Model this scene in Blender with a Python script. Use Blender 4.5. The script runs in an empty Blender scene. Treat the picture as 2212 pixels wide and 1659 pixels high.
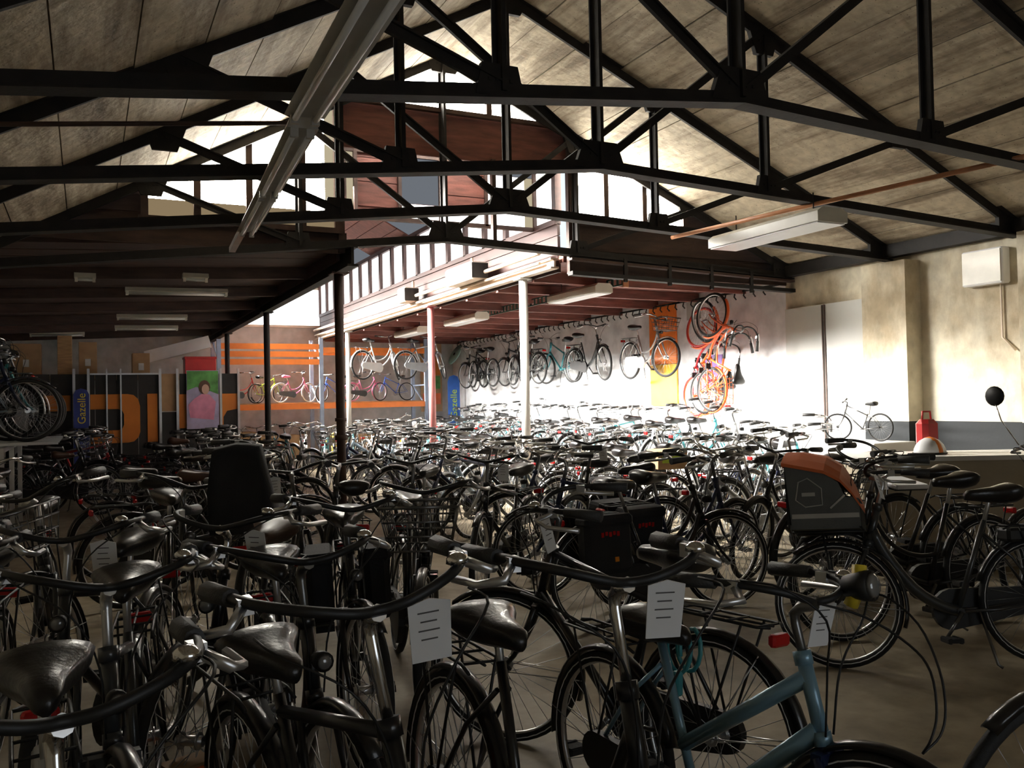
import bpy, bmesh, math, random
from mathutils import Matrix, Vector
random.seed(11)
S = bpy.context.scene
C = S.collection
PI = math.pi
R = math.radians

# ------------------------------------------------------------------ camera
F_PX, IMG_W = 1880.0, 2212.0
def camera():
    cx, cy = 1106.0, 829.5
    yc = Vector((185 - cx, -(885 - cy), F_PX)).normalized()      # depth direction of the hall as the lens sees it
    zc = Vector((1, 0.021, 0)).cross(yc).normalized()
    if zc.y < 0: zc = -zc
    xc = yc.cross(zc)
    if xc.x < 0: xc = -xc
    right = Vector((xc.x, yc.x, zc.x)); up = Vector((xc.y, yc.y, zc.y)); fwd = Vector((xc.z, yc.z, zc.z))
    d = bpy.data.cameras.new('camera'); o = bpy.data.objects.new('camera', d); C.objects.link(o)
    d.sensor_width = 36.0; d.lens = F_PX / IMG_W * 36.0; d.clip_start = 0.05; d.clip_end = 200
    m = Matrix((right, up, -fwd)).transposed().to_4x4(); m.translation = Vector((0, 0, 1.5))
    o.matrix_world = m
    S.camera = o
camera()

# ------------------------------------------------------------------ world, exposure
w = bpy.data.worlds.new('sky'); S.world = w; w.use_nodes = True
w.node_tree.nodes['Background'].inputs[0].default_value = (0.80, 0.90, 1.0, 1)
w.node_tree.nodes['Background'].inputs[1].default_value = 1.0
S.view_settings.view_transform = 'Standard'; S.view_settings.look = 'None'
S.view_settings.gamma = 1.0; S.view_settings.use_curve_mapping = False
S.view_settings.exposure = 0.2
S.cycles.max_bounces = 4; S.cycles.diffuse_bounces = 4; S.cycles.glossy_bounces = 2; S.cycles.transmission_bounces = 2
S.cycles.caustics_reflective = False; S.cycles.caustics_refractive = False; S.cycles.use_light_tree = False; S.cycles.use_adaptive_sampling = True; S.cycles.adaptive_threshold = 0.08
DAY_SLANT, DAY_FRONT = 370.0, 1.6
# brightness of the daylight panes (overcast sky seen through white glazing)
DAY_LEFT, DAY_RIGHT, DAY_GABLE, DAY_END, DAY_ROOF = 1.6, 3.0, 34.0, 3.0, 0.16

# daylight falling in through the left clerestory of the rear nave, slanting down to the right
def daylight(name, loc, d, sx, sy, power, col, spread):
    l = bpy.data.lights.new(name, 'AREA'); l.shape = 'RECTANGLE'; l.size = sx; l.size_y = sy; l.energy = power; l.color = col; l.spread = R(spread)
    o = bpy.data.objects.new(name, l); C.objects.link(o)
    z = -Vector(d).normalized(); y = (Vector((0, 1, 0)) - z * z.y).normalized(); x = y.cross(z)
    m = Matrix((x, y, z)).transposed().to_4x4(); m.translation = Vector(loc); o.matrix_world = m
for k in range(6):
    daylight('clerestory_daylight', (2.95, 10.7 + 2.05 * k, 3.92), (0.80, -0.40, -0.60), 0.42, 1.8, DAY_SLANT, (1.0, 0.96, 0.90), 78)

# ------------------------------------------------------------------ materials
MATS = {}
def mat(name, col, rough=0.6, metal=0.0, var=0.15, scale=6.0, bump=0.0, bscale=40.0, emit=None, estr=0.0, coat=0.0, stretch=None):
    if name in MATS: return MATS[name]
    m = bpy.data.materials.new(name); m.use_nodes = True
    nt = m.node_tree; b = nt.nodes['Principled BSDF']
    b.inputs['Roughness'].default_value = rough; b.inputs['Metallic'].default_value = metal
    if coat: b.inputs['Coat Weight'].default_value = coat
    tc = nt.nodes.new('ShaderNodeTexCoord'); src = tc.outputs['Object']
    if stretch:
        mp = nt.nodes.new('ShaderNodeMapping'); mp.inputs['Scale'].default_value = stretch
        nt.links.new(src, mp.inputs['Vector']); src = mp.outputs['Vector']
    n = nt.nodes.new('ShaderNodeTexNoise'); n.inputs['Scale'].default_value = scale; n.inputs['Detail'].default_value = 5
    nt.links.new(src, n.inputs['Vector'])
    r = nt.nodes.new('ShaderNodeValToRGB'); nt.links.new(n.outputs['Fac'], r.inputs['Fac'])
    c = Vector(col[:3])
    lo = [max(0, x * (1 - var)) for x in c]; hi = [min(1, x * (1 + var)) for x in c]
    r.color_ramp.elements[0].position = 0.3; r.color_ramp.elements[0].color = (*lo, 1)
    r.color_ramp.elements[1].position = 0.7; r.color_ramp.elements[1].color = (*hi, 1)
    nt.links.new(r.outputs['Color'], b.inputs['Base Color'])
    if bump:
        n2 = nt.nodes.new('ShaderNodeTexNoise'); n2.inputs['Scale'].default_value = bscale; n2.inputs['Detail'].default_value = 4
        nt.links.new(src, n2.inputs['Vector'])
        bp = nt.nodes.new('ShaderNodeBump'); bp.inputs['Strength'].default_value = bump; bp.inputs['Distance'].default_value = 0.02
        nt.links.new(n2.outputs['Fac'], bp.inputs['Height']); nt.links.new(bp.outputs['Normal'], b.inputs['Normal'])
    if emit:
        b.inputs['Emission Color'].default_value = (*emit, 1); b.inputs['Emission Strength'].default_value = estr
    MATS[name] = m
    return m

def stained(name, base, stain, rough=0.85, s1=1.3, s2=9.0, amount=0.5, bump=0.35, pits=0.0, streak=None, edge=(0.42, 0.72)):
    """plaster / concrete: large soft stains, fine grain and pits"""
    if name in MATS: return MATS[name]
    m = bpy.data.materials.new(name); m.use_nodes = True
    nt = m.node_tree; b = nt.nodes['Principled BSDF']; b.inputs['Roughness'].default_value = rough
    tc = nt.nodes.new('ShaderNodeTexCoord'); src = tc.outputs['Object']
    if streak:
        mp = nt.nodes.new('ShaderNodeMapping'); mp.inputs['Scale'].default_value = streak
        nt.links.new(src, mp.inputs['Vector']); ssrc = mp.outputs['Vector']
    else: ssrc = src
    a = nt.nodes.new('ShaderNodeTexNoise'); a.inputs['Scale'].default_value = s1; a.inputs['Detail'].default_value = 8; a.inputs['Roughness'].default_value = 0.65
    nt.links.new(ssrc, a.inputs['Vector'])
    ra = nt.nodes.new('ShaderNodeValToRGB'); ra.color_ramp.elements[0].position = edge[0]; ra.color_ramp.elements[1].position = edge[1]
    nt.links.new(a.outputs['Fac'], ra.inputs['Fac'])
    f = nt.nodes.new('ShaderNodeMath'); f.operation = 'MULTIPLY'; f.inputs[1].default_value = amount; nt.links.new(ra.outputs['Color'], f.inputs[0])
    mx = nt.nodes.new('ShaderNodeMix'); mx.data_type = 'RGBA'; mx.inputs['A'].default_value = (*base, 1); mx.inputs['B'].default_value = (*stain, 1)
    nt.links.new(f.outputs[0], mx.inputs['Factor'])
    g = nt.nodes.new('ShaderNodeTexNoise'); g.inputs['Scale'].default_value = s2; g.inputs['Detail'].default_value = 6
    nt.links.new(src, g.inputs['Vector'])
    rg = nt.nodes.new('ShaderNodeValToRGB'); rg.color_ramp.elements[0].color = (0.72, 0.72, 0.72, 1); rg.color_ramp.elements[1].color = (1.0, 1.0, 1.0, 1)
    rg.color_ramp.elements[0].position = 0.3; rg.color_ramp.elements[1].position = 0.65
    nt.links.new(g.outputs['Fac'], rg.inputs['Fac'])
    mu = nt.nodes.new('ShaderNodeMix'); mu.data_type = 'RGBA'; mu.blend_type = 'MULTIPLY'; mu.inputs['Factor'].default_value = 1
    nt.links.new(mx.outputs['Result'], mu.inputs['A']); nt.links.new(rg.outputs['Color'], mu.inputs['B'])
    out = mu.outputs['Result']
    if pits:
        v = nt.nodes.new('ShaderNodeTexVoronoi'); v.inputs['Scale'].default_value = 22; nt.links.new(src, v.inputs['Vector'])
        rv = nt.nodes.new('ShaderNodeValToRGB'); rv.color_ramp.elements[0].position = 0.05; rv.color_ramp.elements[0].color = (1 - pits,) * 3 + (1,)
        rv.color_ramp.elements[1].position = 0.16; rv.color_ramp.elements[1].color = (1, 1, 1, 1)
        nt.links.new(v.outputs['Distance'], rv.inputs['Fac'])
        mv = nt.nodes.new('ShaderNodeMix'); mv.data_type = 'RGBA'; mv.blend_type = 'MULTIPLY'; mv.inputs['Factor'].default_value = 1
        nt.links.new(out, mv.inputs['A']); nt.links.new(rv.outputs['Color'], mv.inputs['B']); out = mv.outputs['Result']
    nt.links.new(out, b.inputs['Base Color'])
    bp = nt.nodes.new('ShaderNodeBump'); bp.inputs['Strength'].default_value = bump; bp.inputs['Distance'].default_value = 0.02
    nt.links.new(g.outputs['Fac'], bp.inputs['Height']); nt.links.new(bp.outputs['Normal'], b.inputs['Normal'])
    MATS[name] = m
    return m

def glow(name, col, strength):
    if name in MATS: return MATS[name]
    m = bpy.data.materials.new(name); m.use_nodes = True
    nt = m.node_tree; nt.nodes.clear()
    o = nt.nodes.new('ShaderNodeOutputMaterial'); e = nt.nodes.new('ShaderNodeEmission')
    e.inputs[0].default_value = (*col, 1); e.inputs[1].default_value = strength
    nt.links.new(e.outputs[0], o.inputs[0]); MATS[name] = m
    return m

M = dict(
    concrete_slab=stained('concrete_slab', (0.50, 0.425, 0.31), (0.17, 0.125, 0.08), s1=1.2, s2=11, amount=0.85, bump=0.7, pits=0.75, streak=(4.0, 0.45, 2.5), edge=(0.46, 0.62)),
    floor=stained('floor_concrete', (0.33, 0.275, 0.188), (0.165, 0.128, 0.08), rough=0.6, s1=1.5, s2=7, amount=0.8, bump=0.12, edge=(0.44, 0.64)),
    plaster=stained('old_plaster', (0.74, 0.68, 0.53), (0.36, 0.25, 0.12), s1=0.9, s2=5, amount=0.6, bump=0.35, streak=(1, 1.4, 0.7), edge=(0.48, 0.64)),
    whitewall=stained('white_wall', (0.84, 0.85, 0.86), (0.62, 0.63, 0.64), s1=0.7, s2=4, amount=0.4, bump=0.12),
    backwall=stained('grey_wall', (0.55, 0.55, 0.54), (0.34, 0.33, 0.31), s1=0.7, s2=4, amount=0.5, bump=0.15),
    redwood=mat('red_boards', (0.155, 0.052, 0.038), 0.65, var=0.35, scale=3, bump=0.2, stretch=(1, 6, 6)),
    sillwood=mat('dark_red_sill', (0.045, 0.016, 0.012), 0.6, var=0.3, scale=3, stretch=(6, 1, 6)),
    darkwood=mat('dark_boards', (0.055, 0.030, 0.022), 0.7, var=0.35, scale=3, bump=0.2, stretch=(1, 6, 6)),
    steel=mat('dark_steel', (0.012, 0.010, 0.009), 0.75, 0.0, var=0.4, scale=9, bump=0.1),
    rust=mat('brown_steel', (0.06, 0.032, 0.024), 0.6, 0.1, var=0.35, scale=7, bump=0.1),
    cream=mat('cream_paint', (0.70, 0.58, 0.46), 0.5, var=0.12, scale=5),
    pinkpost=mat('pink_red_paint', (0.45, 0.16, 0.15), 0.5, var=0.15),
    whitepost=mat('white_paint', (0.62, 0.61, 0.57), 0.5, var=0.1),
    door=mat('grey_door', (0.55, 0.55, 0.52), 0.45, var=0.06, scale=2),
    fixture=mat('white_enamel', (0.75, 0.72, 0.62), 0.35, var=0.06),
    fixgrey=mat('grey_enamel', (0.42, 0.41, 0.38), 0.4, var=0.1),
    tube=mat('unlit_tube', (0.8, 0.8, 0.78), 0.25, var=0.04),
    copper=mat('orange_pipe', (0.55, 0.24, 0.11), 0.45, var=0.2),
    orange=mat('orange_steel', (0.85, 0.22, 0.03), 0.4, var=0.08),
    bluesteel=mat('blue_grey_steel', (0.28, 0.34, 0.46), 0.45, 0.2, var=0.12),
    trayg=mat('green_tray', (0.05, 0.10, 0.08), 0.5, 0.2, var=0.2),
    alu=mat('aluminium', (0.62, 0.62, 0.62), 0.3, 0.85, var=0.1),
    black=mat('black_paint', (0.008, 0.008, 0.009), 0.28, var=0.3, coat=0.3),
    blackmatt=mat('black_plastic', (0.010, 0.010, 0.010), 0.5, var=0.3),
    gripgrey=mat('grey_grip', (0.035, 0.035, 0.035), 0.55, var=0.3, bump=0.2, bscale=120),
    rubber=mat('rubber', (0.012, 0.012, 0.012), 0.75, var=0.3, bump=0.15, bscale=90),
    leather=mat('saddle_cover', (0.011, 0.010, 0.010), 0.30, var=0.3, bump=0.08, bscale=70, coat=0.15),
    brownleather=mat('brown_saddle', (0.07, 0.035, 0.02), 0.4, var=0.3),
    chrome=mat('chrome', (0.72, 0.72, 0.72), 0.16, 1.0, var=0.05),
    darkchrome=mat('dark_alloy', (0.20, 0.20, 0.20), 0.3, 0.9, var=0.15),
    silver=mat('silver_paint', (0.48, 0.50, 0.52), 0.3, 0.5, var=0.08),
    spoke=mat('steel_spoke', (0.45, 0.45, 0.45), 0.3, 0.9, var=0.1),
    lightblue=mat('light_blue_paint', (0.19, 0.34, 0.44), 0.3, 0.3, var=0.06, coat=0.4),
    teal=mat('teal_paint', (0.05, 0.30, 0.34), 0.35, var=0.1, coat=0.2),
    blue=mat('blue_paint', (0.03, 0.08, 0.35), 0.35, var=0.1, coat=0.2),
    navy=mat('navy_paint', (0.012, 0.02, 0.06), 0.3, var=0.15, coat=0.3),
    red=mat('red_paint', (0.50, 0.03, 0.03), 0.35, var=0.1, coat=0.2),
    bikeorange=mat('orange_paint', (0.80, 0.14, 0.03), 0.35, var=0.1, coat=0.2),
    pink=mat('pink_paint', (0.62, 0.16, 0.30), 0.4, var=0.1),
    purple=mat('purple_paint', (0.22, 0.12, 0.40), 0.4, var=0.1),
    white=mat('white_gloss', (0.78, 0.78, 0.78), 0.3, var=0.05),
    yellow=mat('yellow_plastic', (0.80, 0.62, 0.05), 0.45, var=0.1),
    lime=mat('lime_plastic', (0.45, 0.65, 0.05), 0.45, var=0.1),
    paper=mat('paper_tag', (0.80, 0.81, 0.82), 0.7, var=0.05),
    ink=mat('printed_ink', (0.10, 0.10, 0.10), 0.7, var=0.1),
    redlens=mat('red_lens', (0.45, 0.01, 0.01), 0.25, var=0.1),
    orangelens=mat('orange_reflector', (0.75, 0.25, 0.02), 0.3, var=0.1),
    clear=mat('lamp_glass', (0.25, 0.25, 0.25), 0.12, 0.5, var=0.05),
    wood=mat('raw_wood', (0.45, 0.28, 0.13), 0.65, var=0.25, scale=5, stretch=(1, 8, 8)),
    card=mat('cardboard', (0.42, 0.27, 0.14), 0.8, var=0.12),
    fabric=mat('dark_fabric', (0.013, 0.013, 0.014), 0.85, var=0.3, bump=0.2, bscale=80),
    greyfabric=mat('grey_fabric', (0.10, 0.105, 0.10), 0.8, var=0.15, bump=0.2, bscale=80),
    lid=mat('orange_lid', (0.60, 0.13, 0.03), 0.6, var=0.15, scale=3),
    salmon=mat('salmon_cloth', (0.55, 0.20, 0.15), 0.7, var=0.2),
    wicker=mat('wicker', (0.30, 0.19, 0.09), 0.8, var=0.3, bump=0.4, bscale=60),
    bannerblue=mat('blue_banner', (0.03, 0.05, 0.24), 0.6, var=0.1),
    blueflag=mat('bright_blue_banner', (0.02, 0.13, 0.55), 0.5, var=0.1),
    panelblack=mat('black_panel', (0.014, 0.013, 0.012), 0.6, var=0.3),
    panelorange=mat('orange_print', (0.62, 0.20, 0.025), 0.6, var=0.12, scale=2),
    desk=mat('beige_laminate', (0.42, 0.36, 0.26), 0.5, var=0.06),
    desktop=mat('white_laminate', (0.75, 0.74, 0.70), 0.35, var=0.04),
    skin=mat('print_skin', (0.62, 0.40, 0.30), 0.6, var=0.05),
    printgreen=mat('print_green', (0.10, 0.32, 0.08), 0.6, var=0.5, scale=5),
    printlilac=mat('print_lilac', (0.45, 0.42, 0.62), 0.6, var=0.2, scale=4),
    print_pink=mat('print_pink', (0.75, 0.30, 0.45), 0.6, var=0.15),
    hair=mat('print_hair', (0.10, 0.05, 0.03), 0.6, var=0.1),
    dirtyglass=mat('grey_rooflight_frame', (0.30, 0.30, 0.30), 0.5, var=0.2),
)
M['day_left'] = glow('daylight_left_glazing', (1.0, 0.97, 0.93), DAY_LEFT)
M['day_right'] = glow('daylight_right_glazing', (1.0, 0.98, 0.96), DAY_RIGHT)
M['day_gable'] = glow('daylight_gable_glazing', (1.0, 0.95, 0.84), DAY_GABLE)
M['day_yellow'] = glow('daylight_yellowed_sheet', (1.0, 0.74, 0.42), DAY_GABLE * 0.0065)
M['day_front'] = glow('daylight_door_glazing', (0.88, 0.94, 1.0), DAY_FRONT)
M['day_beige'] = glow('daylight_beige_sheet', (1.0, 0.86, 0.58), 0.42)
M['day_end'] = glow('daylight_corrugated_sheet', (0.97, 0.98, 1.0), DAY_END)
M['day_roof'] = glow('daylight_grey_rooflight', (0.80, 0.88, 1.0), DAY_ROOF)

# front part of the right wall: painted dado below, old plaster above
def dado_mat():
    m = M['plaster'].copy(); m.name = 'plaster_with_dado'
    nt = m.node_tree; b = nt.nodes['Principled BSDF']
    old = b.inputs['Base Color'].links[0].from_socket
    tc = nt.nodes.new('ShaderNodeTexCoord'); sx = nt.nodes.new('ShaderNodeSeparateXYZ'); nt.links.new(tc.outputs['Object'], sx.inputs[0])
    lt = nt.nodes.new('ShaderNodeMath'); lt.operation = 'LESS_THAN'; lt.inputs[1].default_value = 1.15; nt.links.new(sx.outputs['Z'], lt.inputs[0])
    mx = nt.nodes.new('ShaderNodeMix'); mx.data_type = 'RGBA'; mx.inputs['B'].default_value = (0.022, 0.025, 0.027, 1)
    nt.links.new(lt.outputs[0], mx.inputs['Factor']); nt.links.new(old, mx.inputs['A']); nt.links.new(mx.outputs['Result'], b.inputs['Base Color'])
    return m
M['dado'] = dado_mat()

# ------------------------------------------------------------------ mesh helpers
class MB:
    def __init__(s): s.v = []; s.f = []; s.sm = []
    def _add(s, vs, fs, smooth=False):
        o = len(s.v); s.v += [tuple(v) for v in vs]
        s.f += [tuple(i + o for i in f) for f in fs]; s.sm += [smooth] * len(fs)
        return s
    def tube(s, pts, r, n=7, closed=False):
        pts = [Vector(p) for p in pts]; k = len(pts)
        rs = r if isinstance(r, (list, tuple)) else [r] * k
        tans = []
        for i in range(k):
            a = pts[i - 1] if (i > 0 or closed) else pts[i]; b = pts[(i + 1) % k] if (i < k - 1 or closed) else pts[i]
            tans.append((b - a).normalized())
        ref = Vector((0, 0, 1)) if abs(tans[0].z) < 0.9 else Vector((1, 0, 0))
        u = tans[0].cross(ref).normalized(); vs = []
        for i in range(k):
            t = tans[i]; u = (u - t * u.dot(t)).normalized(); v = t.cross(u)
            for j in range(n):
                a = 2 * PI * j / n; vs.append(pts[i] + (u * math.cos(a) + v * math.sin(a)) * rs[i])
        fs = []
        for i in range(k if closed else k - 1):
            for j in range(n):
                a = i * n + j; b = i * n + (j + 1) % n; c = ((i + 1) % k) * n + (j + 1) % n; d = ((i + 1) % k) * n + j
                fs.append((a, b, c, d))
        s._add(vs, fs, True)
        if not closed:
            o = len(s.v) - k * n
            s.f.append(tuple(o + j for j in reversed(range(n)))); s.sm.append(False)
            s.f.append(tuple(o + (k - 1) * n + j for j in range(n))); s.sm.append(False)
        return s
    def box(s, c, d, m=None):
        x, y, z = [k / 2 for k in d]; c = Vector(c)
        vs = [Vector((i * x, j * y, k * z)) for i in (-1, 1) for j in (-1, 1) for k in (-1, 1)]
        vs = [c + (m @ v if m else v) for v in vs]
        return s._add(vs, [(0, 1, 3, 2), (4, 6, 7, 5), (0, 4, 5, 1), (2, 3, 7, 6), (0, 2, 6, 4), (1, 5, 7, 3)])
    def cbox(s, c, d, b):
        """box with chamfered vertical and top edges (lofted)"""
        x, y, z = [k / 2 for k in d]
        def ring(zz, ins):
            X, Y = x - ins, y - ins; B = b
            return [(X, -Y + B, zz), (X, Y - B, zz), (X - B, Y, zz), (-X + B, Y, zz), (-X, Y - B, zz), (-X, -Y + B, zz), (-X + B, -Y, zz), (X - B, -Y, zz)]
        rs = [ring(-z, b * .6), ring(-z + b, 0), ring(z - b, 0), ring(z, b * .6)]
        return s.loft([[Vector(c) + Vector(p) for p in r] for r in rs])
    def beam(s, p, q, wy, h, up=(0, 0, 1), off=0):
        """bar p->q; wy across, h along the 'up' side"""
        p = Vector(p); q = Vector(q); d = (q - p); L = d.length; d.normalize()
        a = d.cross(Vector(up))
        if a.length < 1e-4: a = d.cross(Vector((0, 1, 0)))
        a.normalize(); n = a.cross(d)
        m = Matrix((d, a, n)).transposed()
        return s.box((p + q) / 2 + n * off, (L, wy, h), m)
    def loft(s, rings, cap=True, smooth=False, closed=True):
        n = len(rings[0]); vs = [v for r in rings for v in r]; fs = []
        for i in range(len(rings) - 1):
            for j in range(n if closed else n - 1):
                fs.append((i * n + j, i * n + (j + 1) % n, (i + 1) * n + (j + 1) % n, (i + 1) * n + j))
        s._add(vs, fs, smooth)
        if cap:
            o = len(s.v) - len(vs)
            s.f.append(tuple(o + j for j in reversed(range(n)))); s.sm.append(smooth)
            s.f.append(tuple(o + (len(rings) - 1) * n + j for j in range(n))); s.sm.append(smooth)
        return s
    def prism(s, poly, y0, y1, axis='y'):
        """polygon in xz (axis y), yz (axis x) or xy (axis z) extruded"""
        def P(a, b, t): return {'y': (a, t, b), 'x': (t, a, b), 'z': (a, b, t)}[axis]
        return s.loft([[Vector(P(a, b, y0)) for a, b in poly], [Vector(P(a, b, y1)) for a, b in poly]])
    def lathe(s, prof, n=16, o=(0, 0, 0), m=None):
        """profile of (radius, height) about local z"""
        rings = []
        for r, h in prof:
            rings.append([Vector(o) + ((m @ v) if m else v) for v in [Vector((r * math.cos(2 * PI * j / n), r * math.sin(2 * PI * j / n), h)) for j in range(n)]])
        return s.loft(rings, smooth=True)
    def torus(s, c, Rr, r, n=40, k=8, squash=1.0):
        """ring in the xz plane"""
        vs = []; fs = []
        for i in range(n):
            a = 2 * PI * i / n
            for j in range(k):
                b = 2 * PI * j / k; q = Rr + r * math.cos(b)
                vs.append((c[0] + q * math.cos(a), c[1] + r * squash * math.sin(b), c[2] + q * math.sin(a)))
        for i in range(n):
            for j in range(k):
                fs.append((i * k + j, i * k + (j + 1) % k, ((i + 1) % n) * k + (j + 1) % k, ((i + 1) % n) * k + j))
        return s._add(vs, fs, True)
    def mesh(s, name):
        me = bpy.data.meshes.new(name); me.from_pydata(s.v, [], s.f)
        bm = bmesh.new(); bm.from_mesh(me); bmesh.ops.recalc_face_normals(bm, faces=bm.faces); bm.to_mesh(me); bm.free()
        me.polygons.foreach_set('use_smooth', s.sm); me.materials.append(None); me.update()
        return me

def add(name, me, m, parent=None, basis=None, loc=None):
    if isinstance(me, MB): me = me.mesh(name)
    o = bpy.data.objects.new(name, me); C.objects.link(o)
    o.material_slots[0].link = 'OBJECT'; o.material_slots[0].material = M[m] if isinstance(m, str) else m
    if parent: o.parent = parent
    if basis is not None: o.matrix_basis = basis
    if loc is not None: o.location = loc
    return o
def tag(o, label, cat, group=None, kind=None):
    o['label'] = label; o['category'] = cat
    if group: o['group'] = group
    if kind: o['kind'] = kind
    return o
def empty(name, loc=(0, 0, 0), rot=(0, 0, 0)):
    o = bpy.data.objects.new(name, None); C.objects.link(o); o.empty_display_size = 0.1
    o.location = loc; o.rotation_euler = rot
    return o
ORD = ['first', 'second', 'third', 'fourth', 'fifth', 'sixth', 'seventh', 'eighth', 'ninth', 'tenth', 'eleventh', 'twelfth', 'thirteenth', 'fourteenth', 'fifteenth', 'sixteenth', 'seventeenth', 'eighteenth', 'nineteenth', 'twentieth', 'twenty-first', 'twenty-second', 'twenty-third', 'twenty-fourth', 'twenty-fifth', 'twenty-sixth', 'twenty-seventh', 'twenty-eighth']
def text_mesh(s, size):
    cu = bpy.data.curves.new('lettering', 'FONT'); cu.body = s; cu.size = size; cu.extrude = 0.002; cu.align_x = 'CENTER'; cu.align_y = 'CENTER'
    o = bpy.data.objects.new('lettering', cu); C.objects.link(o)
    me = bpy.data.meshes.new_from_object(o.evaluated_get(bpy.context.evaluated_depsgraph_get()))
    bpy.data.objects.remove(o); me.materials.clear(); me.materials.append(None)
    return me

# ================================================================== STRUCTURE
XR, ZR = 3.84, 5.56            # ridge of the truss chords
SR, SL = 0.427, 0.54           # roof falls to the right and to the left
XW, XL, XLB = 9.2, -1.35, -2.8 # right wall, left wall of the front hall, left wall at the back
Y0, YT, YB = -2.6, 9.5, 22.5   # behind the camera, gable truss, back wall
TY = [2.66, 4.37, 6.08, 7.79, 9.5]
ZA = 3.22                      # aisle ceilings
def ztop(x): return ZR - (SR * (x - XR) if x > XR else SL * (XR - x))
def zbot(x): return 3.43 - (0.039 * (x - 3.82) if x > 3.82 else 0.115 * (3.82 - x))

def struct(name, mb, m, label, cat):
    return tag(add(name, mb, m), label, cat, kind='structure')

struct('floor', MB().box(((XW + XLB) / 2, (Y0 + YB) / 2, -0.1), (XW - XLB + 0.6, YB - Y0 + 0.6, 0.2)), 'floor', 'worn grey brown concrete floor between the parked bicycles', 'floor')
struct('wall_right', MB().box((XW + 0.15, (Y0 + 9.62) / 2, 1.7), (0.3, 9.62 - Y0, 3.4)), 'dado', 'stained cream plaster wall with dark grey dado at right', 'wall')
struct('wall_right', MB().box((XW + 0.15, (9.62 + YB) / 2, 1.75), (0.3, YB - 9.62, 3.5)), 'whitewall', 'bright white wall with hanging bicycles beyond the grey doors', 'wall')
struct('wall_back', MB().box(((XW + XLB) / 2, YB + 0.15, 2.8), (XW - XLB + 0.6, 0.3, 5.6)), 'backwall', 'grey rear wall behind the racking', 'wall')
struct('wall_left', MB().box((XL - 0.1, (Y0 + YT) / 2, 1.5), (0.2, YT - Y0, 3.0)), 'plaster', 'left side wall of the front hall', 'wall')
struct('wall_left', MB().box((XLB - 0.1, (YT + YB) / 2, 1.7), (0.2, YB - YT, 3.4)), 'backwall', 'left side wall of the rear aisle', 'wall')
struct('wall_left', MB().box(((XLB + XL) / 2, YT, 1.7), (XL - XLB, 0.2, 3.4)), 'backwall', 'short return wall at the left of the gable truss', 'wall')
struct('wall_front', MB().box(((XW + XL) / 2, Y0 - 0.1, 2.9), (XW - XL + 0.6, 0.2, 5.8)), 'plaster', 'end wall of the hall behind the viewer', 'wall')

# glazed loading door in the end wall behind the viewer
def end_window():
    mb = MB(); y = Y0 + .03
    for x in (1.0, 1.9, 2.8, 3.7): mb.box((x, y, 1.55), (.07, .06, 2.1))
    for z in (.5, 1.55, 2.6): mb.box((2.35, y, z), (2.77, .06, .07))
    o = struct('window_8', mb, 'rust', 'glazed door panes in the end wall behind the viewer', 'window')
    for k in range(3):
        for z in (1.02, 2.08): add('pane', MB().box((1.45 + .9 * k, y, z), (.82, .012, .97)), 'day_front', o)
end_window()
# pilasters, wall patch, doors on the right wall
struct('trim_1', MB().box((XW - 0.13, 7.68, 1.56), (0.26, 0.66, 3.12)), 'dado', 'cream masonry pilaster beside the grey doors', 'pilaster')
struct('trim_2', MB().box((XW - 0.10, 5.72, 1.6), (0.2, 0.5, 3.2)), 'dado', 'cream masonry pilaster near the right picture edge', 'pilaster')
struct('trim_3', MB().box((XW - 0.05, 4.6, 3.28), (0.18, 10.4, 0.16)), 'steel', 'dark steel wall plate carrying the truss ends', 'beam')
for i, (a, b) in enumerate(((8.86, 9.58), (8.06, 8.84))):
    d = struct('door_%d' % (i + 1), MB().box((XW - 0.03, (a + b) / 2, 1.37), (0.06, b - a, 2.74)), 'door',
               ('left leaf of the tall flat grey doors beside the hanging orange bicycles', 'right leaf of the tall flat grey doors beside the cream pilaster')[i], 'door')
    add('edge_strip', MB().box((XW - 0.066, b - 0.012 if i else a + 0.012, 1.37), (0.012, 0.02, 2.72)), 'rust', d)
    add('lock', MB().box((XW - 0.075, a + 0.06 if i == 0 else b - 0.06, 1.05), (0.03, 0.04, 0.12)), 'darkchrome', d)
eb = tag(empty('electrical_box', (XW, 6.43, 2.89)), 'white electrical box high on the stained cream wall', 'box')
add('casing', MB().cbox((-0.07, 0, 0), (0.14, 0.5, 0.4), 0.015), 'white', eb); add('cover', MB().box((-0.145, 0, 0), (0.012, 0.46, 0.36)), 'fixture', eb)
add('conduit', MB().tube([(-0.03, -0.15, -0.2), (-0.03, -0.15, -0.8), (-0.03, -0.3, -0.95)], 0.012), 'cream', eb)

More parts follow.
